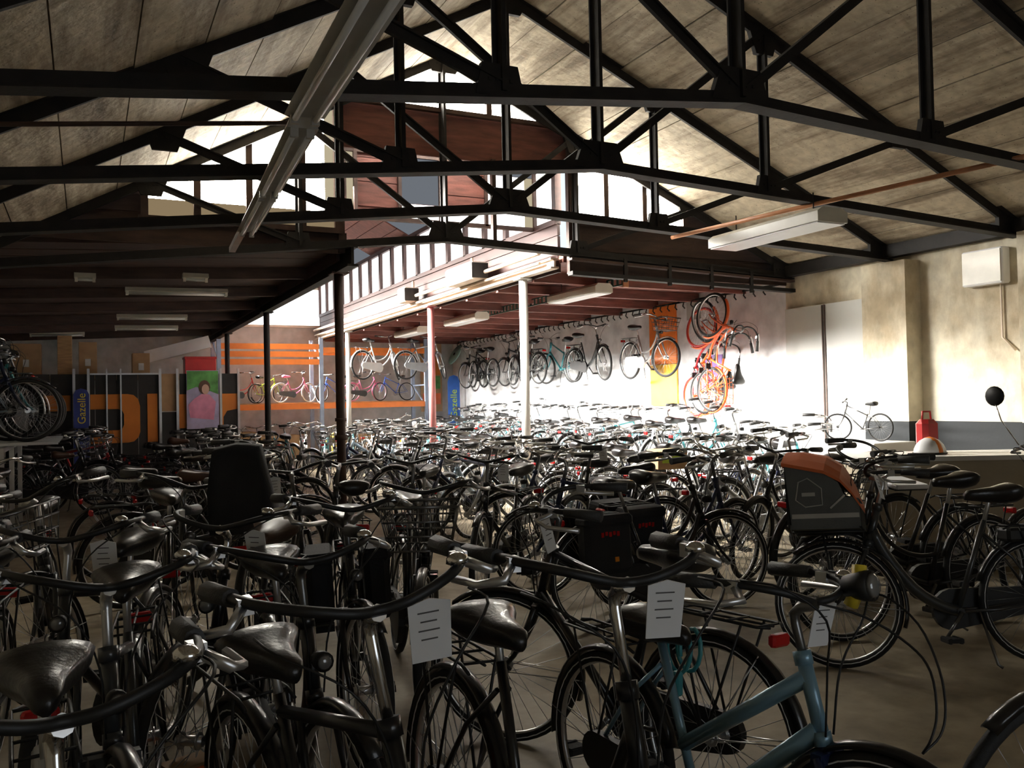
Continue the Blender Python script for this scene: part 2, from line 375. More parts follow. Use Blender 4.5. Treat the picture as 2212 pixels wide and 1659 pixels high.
# ------------------------------------------------------------------ front roof: concrete slabs between the trusses
def roof_side(side):
    s = SR if side > 0 else SL
    xe = XW + 0.1 if side > 0 else XL - 0.15
    L = abs(xe - XR) * math.hypot(1, s); a = math.atan(s)
    zt = ZR + 0.10
    mb = MB()
    pts = [(XR, zt + 0.05), (xe, zt + 0.05 - s * abs(xe - XR)), (xe, zt + 0.17 - s * abs(xe - XR)), (XR, zt + 0.17)]
    mb.prism(pts, Y0, YT + 0.02)
    c = struct('ceiling', mb, 'concrete_slab', ('right' if side > 0 else 'left') + ' slope of the stained concrete slab roof', 'ceiling')
    n = 12; wdt = L / n
    ys = [Y0, -0.76, 0.95] + TY
    for k in range(n):
        for i in range(len(ys) - 1):
            m = (k + 0.5) * wdt
            x = XR + side * m * math.cos(a); z = zt - m * math.sin(a) + random.uniform(-0.006, 0.006)
            B = Matrix.Translation((x, (ys[i] + ys[i + 1]) / 2, z)) @ Matrix.Rotation(side * a, 4, 'Y') @ Matrix.Diagonal((wdt - 0.010, ys[i + 1] - ys[i] - 0.001, 0.09, 1))
            add('panel', slab_mesh[(k * 3 + i) % 3], 'concrete_slab', c, B)
slab_mesh = []
for q in range(3):
    slab_mesh.append(MB().box((0, 0, 0), (1, 1, 1)).mesh('panel'))
# slabs use world-scale texture: give them a material in world space
def world_space(m, name, per_object=0.0):
    n = m.copy(); n.name = name; nt = n.node_tree
    g = nt.nodes.new('ShaderNodeNewGeometry')
    for nd in list(nt.nodes):
        if nd.type == 'TEX_COORD':
            for l in list(nd.outputs['Object'].links):
                to = l.to_socket; nt.links.remove(l); nt.links.new(g.outputs['Position'], to)
    if per_object:
        oi = nt.nodes.new('ShaderNodeObjectInfo'); b = nt.nodes['Principled BSDF']; old = b.inputs['Base Color'].links[0].from_socket
        mr = nt.nodes.new('ShaderNodeMapRange'); mr.inputs['To Min'].default_value = 1 - per_object; mr.inputs['To Max'].default_value = 1 + per_object
        nt.links.new(oi.outputs['Random'], mr.inputs['Value'])
        mu = nt.nodes.new('ShaderNodeMix'); mu.data_type = 'RGBA'; mu.blend_type = 'MULTIPLY'; mu.inputs['Factor'].default_value = 1
        nt.links.new(old, mu.inputs['A']); nt.links.new(mr.outputs['Result'], mu.inputs['B']); nt.links.new(mu.outputs['Result'], b.inputs['Base Color'])
    return n
M['concrete_slab'] = world_space(M['concrete_slab'], 'concrete_slab_world', 0.05)
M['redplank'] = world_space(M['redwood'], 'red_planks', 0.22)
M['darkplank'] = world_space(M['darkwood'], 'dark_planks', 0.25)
roof_side(1); roof_side(-1)

# ------------------------------------------------------------------ trusses
RIVET = MB().box((0, 0, 0), (0.018, 0.008, 0.018)).mesh('rivet')
def make_truss(y, label, first=None):
    t = empty('roof_truss', (0, y, 0)); tag(t, label, 'truss', 'steel roof trusses of the front hall')
    if first:
        for ch in first.children:
            c = ch.copy(); C.objects.link(c); c.parent = t
            for g in ch.children:
                d = g.copy(); C.objects.link(d); d.parent = c
        return t
    def member(name, p, q, h, wf, flange=1, th=0.03):
        mb = MB(); P = (p[0], 0, p[1]); Q = (q[0], 0, q[1])
        mb.beam(P, Q, th, h)
        if flange: mb.beam(P, Q, wf, 0.014, off=flange * h / 2)
        add(name, mb, 'steel', t)
    ridge = (XR, ZR); er = (XW + 0.05, ztop(XW + 0.05)); el = (-1.25, ztop(-1.25))
    member('top_chord', ridge, er, 0.10, 0.13); member('top_chord', el, ridge, 0.10, 0.13)
    member('bottom_chord', (3.82, zbot(3.82)), (XW, zbot(XW)), 0.085, 0.13, -1)
    member('bottom_chord', (-1.25, zbot(-1.25)), (3.82, zbot(3.82)), 0.085, 0.13, -1)
    for x, h in ((2.12, .075), (3.83, .10), (5.62, .075)): member('post', (x, zbot(x)), (x, ztop(x)), h, 0.08)
    for p, q in (((2.1, zbot(2.1) + .03), (.58, ztop(.58))), ((3.78, zbot(3.78) + .05), (2.12, ztop(2.12))), ((3.88, zbot(3.9) + .05), (5.6, ztop(5.6))), ((5.66, zbot(5.6) + .03), (7.4, ztop(7.4)))):
        member('brace', p, q, 0.06, 0.07)
    def gusset(cx, cz, w1, w2, h, up):
        z0, z1 = (cz, cz + h) if up else (cz, cz - h)
        mb = MB().prism([(cx - w1 / 2, z0), (cx + w1 / 2, z0), (cx + w2 / 2, z1), (cx - w2 / 2, z1)], -0.022, 0.022)
        g = add('gusset_plate', mb, 'steel', t)
        for k in range(4): add('rivet', RIVET, 'steel', g, loc=(cx + (k - 1.5) * w2 / 5, -0.026, z0 * .5 + z1 * .5))
    gusset(3.83, zbot(3.83) - 0.03, 0.48, 0.32, 0.22, True); gusset(2.1, zbot(2.1) - 0.03, 0.3, 0.22, 0.18, True); gusset(5.64, zbot(5.64) - 0.03, 0.3, 0.22, 0.18, True)
    gusset(.62, ztop(.62) + .06, .36, .2, .22, False); gusset(2.12, ztop(2.12) + .06, .36, .2, .24, False); gusset(5.62, ztop(5.62) + .06, .36, .2, .24, False); gusset(7.35, ztop(7.35) + .05, .3, .18, .16, False)
    gusset(XR, ZR + .03, .5, .3, .2, False); gusset(9.0, zbot(9.0) - .03, .3, .3, .2, True)
    return t
t1 = make_truss(TY[1], 'nearest dark steel roof truss crossing the top of the picture')
make_truss(TY[2], 'second dark steel roof truss from the viewer', t1)
make_truss(TY[3], 'third dark steel roof truss, in front of the glazed gable', t1)
make_truss(TY[4], 'farthest dark steel roof truss, in the plane of the glazed gable', t1)
# thin tie rod and ridge purlin
tag(add('tie_rod', MB().tube([(-0.9, 5.2, 2.93), (1.25, 5.2, 3.20)], 0.014), 'rust'), 'thin red brown tie rod just behind the nearest truss', 'rod')

# ------------------------------------------------------------------ gable glazing (window_n) and boards in the plane of the last truss
def window(n, label, panes, frames, my, mfr, mpn, pn2=None):
    mb = MB()
    for p, q, wd in frames: mb.beam(p, q, 0.07, wd, up=(0, 1, 0) if abs(Vector(q).z - Vector(p).z) > abs(Vector(q).x - Vector(p).x) else (0, 0, 1))
    o = struct('window_%d' % n, mb, mfr, label, 'window')
    for k, poly in enumerate(panes):
        add('pane', MB().prism(poly, my - 0.006, my + 0.006), (pn2[k] if pn2 else mpn), o)
    return o
YG = YT + 0.12
def zr(x): return ztop(x) + 0.07
# left gable window
xs = [0.56, 1.07, 1.60, 2.17, 2.43, 2.56]
panes, fr, mm = [], [], []
for a, b in zip(xs, xs[1:]):
    panes.append([(a, 3.46), (b, 3.46), (b, 3.66), (a, 3.66)]); mm.append('day_yellow')
    panes.append([(a, 3.66), (b, 3.66), (b, zr(b)), (a, zr(a))]); mm.append('day_gable' if b < 2.5 else 'day_beige')
for x in xs[:4] + xs[5:]: fr.append(((x, YG - .05, 3.43), (x, YG - .05, zr(x)), 0.05))
fr.append(((0.5, YG - .05, 3.44), (2.6, YG - .05, 3.44), 0.06))
window(1, 'left glazed gable window with mullions under the roof slope', panes, fr, YG, 'rust', 'day_gable', mm)
# top gable window
xs = [2.7, 3.25, 3.84, 4.45, 5.28]; panes, fr = [], []
for a, b in zip(xs, xs[1:]): panes.append([(a, 4.97), (b, 4.97), (b, max(4.975, zr(b))), (a, max(4.975, zr(a)))])
for x in xs[1:-1]: fr.append(((x, YG - .05, 4.96), (x, YG - .05, zr(x)), 0.05))
fr.append(((2.65, YG - .05, 4.96), (5.4, YG - .05, 4.96), 0.05))
window(2, 'glazed gable peak below the ridge', panes, fr, YG, 'rust', 'day_gable')
# right gable window
xs = [5.60, 6.10, 6.70, 7.36]; panes, fr = [], []
for a, b in zip(xs, xs[1:]): panes.append([(a, 3.82), (b, 3.82), (b, zr(b)), (a, zr(a))])
for x in xs: fr.append(((x, YG - .05, 3.78), (x, YG - .05, zr(x)), 0.06))
fr.append(((5.55, YG - .05, 3.79), (7.4, YG - .05, 3.79), 0.06))
window(3, 'right glazed gable window with three panes under the roof slope', panes, fr, YG, 'rust', 'day_gable')
# board infills of the gable, plank by plank
def infill(name, label, x0, x1, zlo, zhi, m, y=YG, h=0.16):
    base = MB(); zs = []
    root = tag(empty(name, (0, 0, 0)), label, 'wall', kind='structure')
    z = zlo
    lo = min(zlo, 9)
    while z < zhi - 0.01:
        z2 = min(z + h, zhi)
        xa, xb = x0, x1
        # cut by the roof lines
        if xb > XR: xb = min(xb, XR + (ZR + .07 - z) / SR)
        if xa < XR: xa = max(xa, XR - (ZR + .07 - z) / SL)
        if xb - xa > 0.05:
            add('board', MB().box(((xa + xb) / 2, y + (.007 if len(root.children) % 2 else -.007), (z + z2) / 2), (xb - xa, 0.025, z2 - z + 0.012)), m, root)
        z = z2
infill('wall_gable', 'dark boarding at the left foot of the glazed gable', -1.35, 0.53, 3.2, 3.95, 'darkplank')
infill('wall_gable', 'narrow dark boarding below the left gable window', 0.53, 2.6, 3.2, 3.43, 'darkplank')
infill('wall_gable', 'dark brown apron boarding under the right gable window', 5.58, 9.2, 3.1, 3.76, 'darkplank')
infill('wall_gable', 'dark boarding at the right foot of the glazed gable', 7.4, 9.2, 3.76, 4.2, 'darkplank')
infill('wall_gable', 'brown fascia boarding above the opening to the rear nave', 2.6, 5.58, 4.42, 4.95, 'redplank', h=0.27)
for i, (x, z0, z1) in enumerate(((2.6, 3.2, 4.85), (5.57, 3.1, 4.9), (4.5, 3.4, 4.45))):
    tag(add('gable_post', MB().box((x, YG - .03, (z0 + z1) / 2), (0.05 + .02 * (i < 2), 0.07, z1 - z0)), 'rust'), ('brown post at the left edge of the nave opening', 'brown post at the right edge of the nave opening', 'thin brown post in the middle of the nave opening')[i], 'post')
# lower beam with hangers in front of the right aisle
lb = tag(empty('apron_beam', (0, 0, 0)), 'dark steel beam with short hangers in front of the right aisle', 'beam')
add('flange', MB().beam((5.5, YT - .02, 3.09), (XW, YT - .02, 3.0), 0.12, 0.05), 'steel', lb)
add('flange', MB().beam((5.5, YT - .02, 3.27), (XW, YT - .02, 3.14), 0.10, 0.03), 'rust', lb)
for x in (6.3, 7.0, 7.7, 8.4): add('hanger', MB().box((x, YT - .06, 3.18 - (x - 5.5) * .03), (0.05, 0.03, 0.3)), 'steel', lb)

# ------------------------------------------------------------------ rear aisles: plank ceilings and joists
def plank_ceiling(x0, x1, z0, z1, y0, y1, pitch, m, label, joists):
    mb = MB().prism([(x0, z0 + .06), (x1, z1 + .06), (x1, z1 + .16), (x0, z0 + .16)], y0, y1)
    c = struct('ceiling', mb, m, label, 'ceiling')
    a = math.atan2(z1 - z0, x1 - x0); L = math.hypot(x1 - x0, z1 - z0)
    n = int((y1 - y0) / pitch); me = MB().box((0, 0, 0), (L, pitch - 0.012, 0.05)).mesh('plank')
    for i in range(n):
        B = Matrix.Translation(((x0 + x1) / 2, y0 + (i + .5) * pitch, (z0 + z1) / 2 + .025 + random.uniform(0, .008))) @ Matrix.Rotation(-a, 4, 'Y')
        add('plank', me, m, c, B)
    jm = MB().box((0, 0, -0.07), (L, 0.07, 0.14)).mesh('joist')
    for y in joists:
        add('joist', jm, m, c, Matrix.Translation(((x0 + x1) / 2, y, (z0 + z1) / 2)) @ Matrix.Rotation(-a, 4, 'Y'))
    return c
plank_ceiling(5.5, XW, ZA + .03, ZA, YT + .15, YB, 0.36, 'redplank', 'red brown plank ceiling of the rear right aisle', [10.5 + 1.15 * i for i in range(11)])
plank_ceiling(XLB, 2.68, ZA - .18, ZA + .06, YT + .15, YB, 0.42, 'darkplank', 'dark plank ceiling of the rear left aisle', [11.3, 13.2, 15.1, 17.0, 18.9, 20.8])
# nave roof
def nave_slope(side):
    xe = 5.56 if side > 0 else 2.54; xr = 4.05; ze, zz = 4.64, 5.42
    mb = MB().prism([(xr, zz + .07), (xe, ze + .07), (xe, ze + .15), (xr, zz + .15)], YT + .2, YB)
    c = struct('ceiling', mb, 'redwood', ('right' if side > 0 else 'left') + ' slope of the boarded red nave roof', 'ceiling')
    n = 6; segs = [(9.75, 12.4), (12.42, 14.1), (14.12, 15.6), (15.62, 18.0), (18.02, 19.4), (19.42, 22.4)]
    L = math.hypot(xe - xr, ze - zz); a = math.atan2(zz - ze, abs(xe - xr))
    for i, (ya, yb) in enumerate(segs):
        light = i in (2, 4) and side > 0
        if light:
            add('rooflight', MB().prism([(xr, zz + .03), (xe, ze + .03), (xe, ze + .06), (xr, zz + .06)], ya, yb), 'day_roof', c); continue
        for k in range(n):
            m = (k + .5) / n; x = xr + (xe - xr) * m; z = zz + (ze - zz) * m
            B = Matrix.Translation((x, (ya + yb) / 2, z + .03)) @ Matrix.Rotation(side * a, 4, 'Y')
            add('plank', MB().box((0, 0, 0), (L / n - .012, yb - ya, .04)), 'redplank', c, B)
nave_slope(1); nave_slope(-1)
# clerestories
def clerestory(n, x, side, label, m):
    mb = MB()
    mb.box((x, (YT + .25 + YB) / 2, 3.80), (0.09, YB - YT - .3, 0.07)); mb.box((x, (YT + .25 + YB) / 2, 4.60), (0.09, YB - YT - .3, 0.08))
    ys = [YT + .3 + i * 0.742 for i in range(18)]
    for y in ys: mb.box((x - side * .0, y, 4.2), (0.09, 0.10, 0.76))
    o = struct('window_%d' % n, mb, 'sillwood', label, 'window')
    me = MB().box((0, 0, 0), (0.012, 0.64, 0.73)).mesh('pane')
    for a, b in zip(ys, ys[1:]): add('pane', me, m, o, loc=(x + side * .02, (a + b) / 2, 4.2))
    for k in range(4):
        add('sill_board', MB().box((x + side * .01, (YT + .25 + YB) / 2, 3.14 + .16 * k + .08), (0.04, YB - YT - .3, 0.15)), 'sillwood', o)
clerestory(4, 5.5, 1, 'bright clerestory window band on the right side of the nave', 'day_right')
clerestory(5, 2.62, -1, 'bright clerestory window band on the left side of the nave', 'day_left')
# far gable of the nave: corrugated translucent sheet
ew = MB().box((4.06, YB - .05, 3.52), (2.9, .06, .06)); ew.box((4.06, YB - .05, 4.5), (2.9, .06, .06))
o = struct('window_6', ew, 'cream', 'white corrugated translucent sheet at the far end of the nave', 'window')
prof = []
for k in range(0, 97):
    prof.append((2.64 + k * 0.0295, YB - .06 - 0.014 * (1 - math.cos(k * PI / 2))))
prof2 = [(x, y + .012) for x, y in reversed(prof)]
for k, (z0, z1) in enumerate(((3.55, 4.0), (4.0, 4.47))):
    vs = []
    add('sheet', MB().loft([[Vector((x, y, z0)) for x, y in prof], [Vector((x, y, z1)) for x, y in prof]], cap=False, closed=False), 'day_end', o)
infill('wall_nave_end', 'red boarding above the corrugated sheet at the nave end', 2.6, 5.5, 4.54, 5.3, 'redplank', y=YB - .04)

# upper cross wall of the nave: red boards between translucent panels, just behind the gable truss
YC = 10.4
def cross_wall():
    mb = MB(); zl, zh = 3.80, 4.95
    for x in (2.86, 3.0, 3.57, 4.12, 4.76, 5.48): mb.box((x, YC - .02, (zl + zh) / 2), (.045, .06, zh - zl))
    mb.box((4.16, YC - .02, zl), (2.7, .06, .05)); mb.box((4.16, YC - .02, 4.62), (2.7, .05, .04))
    o = struct('window_7', mb, 'rust', 'boarded and part glazed cross wall of the nave behind the gable truss', 'window')
    for xa, xb in ((3.0, 3.57), (4.12, 4.76)):
        z = zl + (.22 if xa > 4 else 0)
        while z < zh - .02:
            add('board', MB().box(((xa + xb) / 2, YC + random.choice((-.006, .006)), z + .075), (xb - xa, .025, .16)), 'redplank', o); z += .15
    for xa, xb, za, zb, m in ((2.84, 3.0, zl, zh, 'day_beige'), (3.57, 4.12, zl, 4.02, 'day_right'), (3.57, 4.12, 4.02, zh, 'day_roof'), (4.12, 4.76, zl, 4.02, 'day_right'), (4.76, 5.34, zl, 4.5, 'day_right'), (4.76, 5.5, 4.5, zh, 'day_roof'), (5.34, 5.5, zl, 4.5, 'day_beige')):
        add('pane', MB().box(((xa + xb) / 2, YC, (za + zb) / 2), (xb - xa - .01, .012, zb - za - .01)), m, o)
cross_wall()

# ------------------------------------------------------------------ beams, posts
def ibeam(name, x, y0, y1, z0, z1, m, label, wd=0.12):
    o = tag(empty(name, (0, 0, 0)), label, 'beam')
    add('web', MB().box((x, (y0 + y1) / 2, (z0 + z1) / 2), (0.03, y1 - y0, z1 - z0)), m, o)
    add('flange', MB().box((x, (y0 + y1) / 2, z0), (wd, y1 - y0, 0.025)), m, o); add('flange', MB().box((x, (y0 + y1) / 2, z1), (wd, y1 - y0, 0.025)), m, o)
ibeam('ceiling_beam', 5.4, YT + .2, YB - .1, 3.19, 3.30, 'cream', 'cream steel beam on posts below the right clerestory')
ibeam('ceiling_beam', 2.69, YT - .05, YB - .1, 3.05, 3.26, 'steel', 'dark steel beam along the edge of the left aisle')
for i, (x, z) in enumerate(((5.28, 3.40), (5.29, 3.27))):
    tag(add('service_pipe', MB().tube([(x, YT + .4, z), (x, YB - .3, z)], 0.03 - .008 * i), 'cream'), ('thick cream pipe running above the cream beam', 'thin cream pipe running against the cream beam')[i], 'pipe')
pm = {}
def post(x, y, h, m, r, label, base=True):
    o = tag(empty('steel_post', (x, y, 0)), label, 'post', 'posts of the rear nave')
    add('shaft', MB().tube([(0, 0, .02), (0, 0, h)], r, 12), m, o)
    add('head_plate', MB().box((0, 0, h - .01), (.2, .2, .02)), m, o)
    if base: add('base_block', MB().cbox((0, 0, .06), (.34, .34, .12), .03), 'backwall', o)
    else: add('base_plate', MB().box((0, 0, .01), (.2, .2, .02)), m, o)
    return o
p = post(2.69, 10.07, 3.05, 'rust', .055, 'dark brown steel post on a concrete foot beside the aisle')
add('collar', MB().tube([(0, 0, 1.08), (0, 0, 1.14)], .075, 12), 'rust', p); add('collar', MB().tube([(0, 0, 1.30), (0, 0, 1.34)], .07, 12), 'rust', p)
post(2.69, 14.62, 3.05, 'steel', .05, 'slim dark post left of the orange shelf, second in line', False)
post(2.69, 19.07, 3.05, 'steel', .05, 'farthest slim dark post in the left line', False)
post(5.4, 10.6, 3.17, 'whitepost', .06, 'white steel post nearest the viewer under the cream beam', False)
post(5.4, 14.16, 3.17, 'pinkpost', .06, 'pinkish red steel post under the cream beam', False)
post(5.4, 19.5, 3.17, 'whitepost', .055, 'farthest white post under the cream beam', False)

# ================================================================== LIGHTS FITTINGS (unlit)
def batten(name, p, q, wd, h, label, m='fixture', tubes=2, group='fluorescent fittings'):
    p = Vector(p); q = Vector(q); d = q - p; L = d.length
    o = tag(empty(name, (p + q) / 2), label, 'light', group)
    o.rotation_mode = 'QUATERNION'; o.rotation_quaternion = d.to_track_quat('X', 'Z')
    add('housing', MB().loft([[Vector((s * L / 2, -wd / 2, 0)), Vector((s * L / 2, -wd / 3, h)), Vector((s * L / 2, wd / 3, h)), Vector((s * L / 2, wd / 2, 0))] for s in (-1, 1)]), m, o)
    for k in range(tubes):
        y = (k - (tubes - 1) / 2) * wd * .5
        t = add('tube', MB().tube([(-L / 2 + .03, y, -.022), (L / 2 - .03, y, -.022)], .016, 8), 'tube', o)
        add('socket', MB().box((L / 2 - .02, y, -.02), (.03, .04, .05)), m, t); add('socket', MB().box((-L / 2 + .02, y, -.02), (.03, .04, .05)), m, t)
    return o
# long strip hanging under the left side of the trusses
batten('strip_light', (0.93, 2.75, 2.93), (0.99, 4.30, 2.93), .2, .07, 'long grey double strip light nearest the viewer, under the nearest truss', 'fixgrey')
batten('strip_light', (1.0, 4.38, 2.90), (1.13, 6.0, 2.95), .16, .07, 'grey strip light between the nearest and second trusses', 'fixgrey')
batten('strip_light', (1.15, 6.15, 2.97), (1.26, 7.7, 3.0), .16, .06, 'grey strip light between the second and third trusses', 'fixgrey')
# trunking that carries them
tag(add('light_trunking', MB().beam((.93, 2.7, 3.03), (1.36, 9.2, 3.1), .06, .05), 'alu'), 'thin metal trunking carrying the row of strip lights', 'trunking')
def boxlight(p, q, wd, label):
    p = Vector(p); q = Vector(q); d = q - p; L = d.length
    o = tag(empty('box_light', (p + q) / 2), label, 'light', 'fluorescent fittings'); o.rotation_mode = 'QUATERNION'; o.rotation_quaternion = d.to_track_quat('X', 'Z')
    add('housing', MB().loft([[Vector((s * L / 2, -wd / 2, -.06)), Vector((s * L / 2, -wd / 2, .03)), Vector((s * L / 2, -wd / 3, .07)), Vector((s * L / 2, wd / 3, .07)), Vector((s * L / 2, wd / 2, .03)), Vector((s * L / 2, wd / 2, -.06))] for s in (-1, 1)]), 'fixture', o)
    add('diffuser', MB().box((0, 0, -.065), (L - .04, wd - .03, .015)), 'white', o)
    for s in (-1, 1): add('hanger', MB().tube([(s * L * .35, 0, .06), (s * L * .35, 0, .25)], .006, 5), 'steel', o)
boxlight((5.98, 5.65, 3.09), (5.98, 7.15, 3.09), .36, 'large white box light hanging under the right roof slope')
boxlight((6.45, 10.2, 3.03), (6.45, 11.6, 3.03), .28, 'nearest white box light in the rear right aisle')
boxlight((6.35, 14.1, 3.03), (6.35, 15.6, 3.03), .28, 'second white box light in the rear right aisle')
boxlight((6.35, 17.1, 3.03), (6.35, 18.6, 3.03), .28, 'farthest white box light in the rear right aisle')
for i, (a, b, lab) in enumerate((((.47, 12.1, 3.0), (1.72, 12.1, 3.02), 'white batten light nearest in the dark left aisle'), ((.47, 15.6, 3.0), (1.56, 15.6, 3.02), 'middle white batten light of the dark left aisle'), ((.5, 17.7, 3.0), (1.6, 17.7, 3.02), 'farthest right white batten light of the dark left aisle'), ((-.95, 19.0, 2.96), (0, 19.0, 2.98), 'dim batten light over the boxes at far left'), ((-.1, 10.85, 2.98), (.12, 10.85, 2.98), 'short white fitting on the dark ceiling at left'), ((1.02, 10.65, 3.0), (1.3, 10.65, 3.0), 'short grey fitting on the dark ceiling beside the strip lights'))):
    batten('batten_light', a, b, .16, .05, lab, 'fixture', 1 if i > 3 else 2)
tag(add('copper_pipe', MB().tube([(5.75, 7.7, 3.24), (6.05, 6.4, 3.27), (6.75, 3.6, 3.33)], .022, 8), 'copper'), 'orange copper coloured pipe above the big box light', 'pipe')
# cable tray
ct = tag(empty('cable_tray', (0, 0, 0)), 'dark green perforated cable tray under the right aisle ceiling', 'tray')
add('rail', MB().box((6.66, 12.6, 3.17), (.012, 5.2, .02)), 'trayg', ct); add('rail', MB().box((6.66, 12.6, 3.07), (.012, 5.2, .02)), 'trayg', ct)
me = MB().box((0, 0, 0), (.012, .05, .1)).mesh('rung')
for k in range(40): add('rung', me, 'trayg', ct, loc=(6.66, 10.05 + k * .131, 3.12))
add('end_cap', MB().box((6.66, 9.98, 3.12), (.08, .03, .2)), 'copper', ct)
# heater boxes under the clerestory
for i, (y, L, lab) in enumerate(((12.1, 1.0, 'cream box heater with dark grille end under the clerestory'), (14.75, .35, 'small dark faced loudspeaker box under the clerestory'))):
    o = tag(empty('heater_box' if i == 0 else 'loudspeaker', (5.2, y, 3.42)), lab, 'heater' if i == 0 else 'speaker')
    add('casing', MB().cbox((0, 0, 0), (.3, L, .26), .03), 'cream', o); add('grille', MB().box((0, -L / 2 - .006, 0), (.26, .02, .22)), 'steel', o)
    add('bracket', MB().box((.1, 0, .18), (.03, .05, .16)), 'cream', o)

# hook rail on top of the white wall
hr = tag(empty('hook_rail', (0, 0, 0)), 'dark rail with a row of hooks along the top of the white wall', 'rail')
add('rail', MB().box((XW - .06, 15.8, 3.12), (.03, 12.2, .03)), 'steel', hr)
me = MB().tube([(0, 0, .02), (-.09, 0, 0), (-.11, 0, -.07), (-.07, 0, -.11)], .012, 5).mesh('hook')
for k in range(56): add('hook', me, 'steel', hr, loc=(XW - .06, 9.9 + k * .215, 3.1))

# ================================================================== BICYCLES
def arc(cx, cz, r, a0, a1, n, y=0):
    return [(cx + r * math.cos(R(a0 + (a1 - a0) * i / n)), y, cz + r * math.sin(R(a0 + (a1 - a0) * i / n))) for i in range(n + 1)]
def smooth(pts, n=4):
    # Catmull-Rom through the given points
    P = [Vector(p) for p in pts]; P = [2 * P[0] - P[1]] + P + [2 * P[-1] - P[-2]]; out = []
    for i in range(1, len(P) - 2):
        a, b, c, d = P[i - 1:i + 3]
        for k in range(n):
            t = k / n
            out.append(.5 * (2 * b + (c - a) * t + (2 * a - 5 * b + 4 * c - d) * t * t + (3 * b - a - 3 * c + d) * t ** 3))
    return out + [P[-2]]
def guard_mesh(cx, cz, r, a0, a1, w=.026, n=18):
    rings = []
    for i in range(n + 1):
        a = R(a0 + (a1 - a0) * i / n); ring = []
        for (dy, dr) in ((-w, -.014), (-w * .7, 0), (0, .006), (w * .7, 0), (w, -.014), (w * .6, -.006), (0, 0), (-w * .6, -.006)):
            ring.append(Vector((cx + (r + dr) * math.cos(a), dy, cz + (r + dr) * math.sin(a))))
        rings.append(ring)
    return MB().loft(rings, smooth=True)
WR = .335                       # wheel radius
AR, AF, BB = (-.46, WR + .005), (.66, WR + .005), (0, .29)
HT, HB = (.405, .88), (.475, .66)
PROTO = {}
def wheel_parts():
    rim = MB().torus((0, 0, 0), .305, .013, 44, 6, 1.0); rim.tube([(0, -.05, 0), (0, .05, 0)], .019, 8); rim.tube([(0, -.035, 0), (0, -.03, 0)], .032, 8); rim.tube([(0, .03, 0), (0, .035, 0)], .032, 8)
    tire = MB().torus((0, 0, 0), .317, .022, 48, 8)
    sp = MB(); n = 28
    for i in range(n):
        a = 2 * PI * i / n; b = a + (.55 if i % 4 < 2 else -.55); y = .031 if i % 2 else -.031
        sp.tube([(.028 * math.cos(b), y, .028 * math.sin(b)), (.298 * math.cos(a), 0, .298 * math.sin(a))], .0016, 3)
    rr = MB()
    for y in (-.0205, .0205): rr.torus((0, y, 0), .3165, .0028, 44, 4)
    return rim.mesh('wheel'), tire.mesh('tire'), sp.mesh('spokes'), rr.mesh('reflective_band')
WHEEL, TIRE, SPOKES, RBAND = wheel_parts()
def saddle_mesh():
    rings = []
    for x, wd, zt, dp in ((.150, .016, -.014, .03), (.125, .032, -.002, .048), (.05, .045, .002, .062), (-.01, .066, .004, .075), (-.06, .096, .012, .088), (-.10, .112, .020, .092), (-.13, .106, .016, .082), (-.150, .076, .0, .055)):
        ring = []
        for k in range(14):
            a = 2 * PI * k / 14; c, s_ = math.cos(a), math.sin(a)
            z = zt + (s_ * dp * .35 if s_ > 0 else s_ * dp * .9) - .02
            ring.append(Vector((x, c * wd, z)))
        rings.append(ring)
    return MB().loft(rings, smooth=True)
SADDLE = saddle_mesh().mesh('saddle')

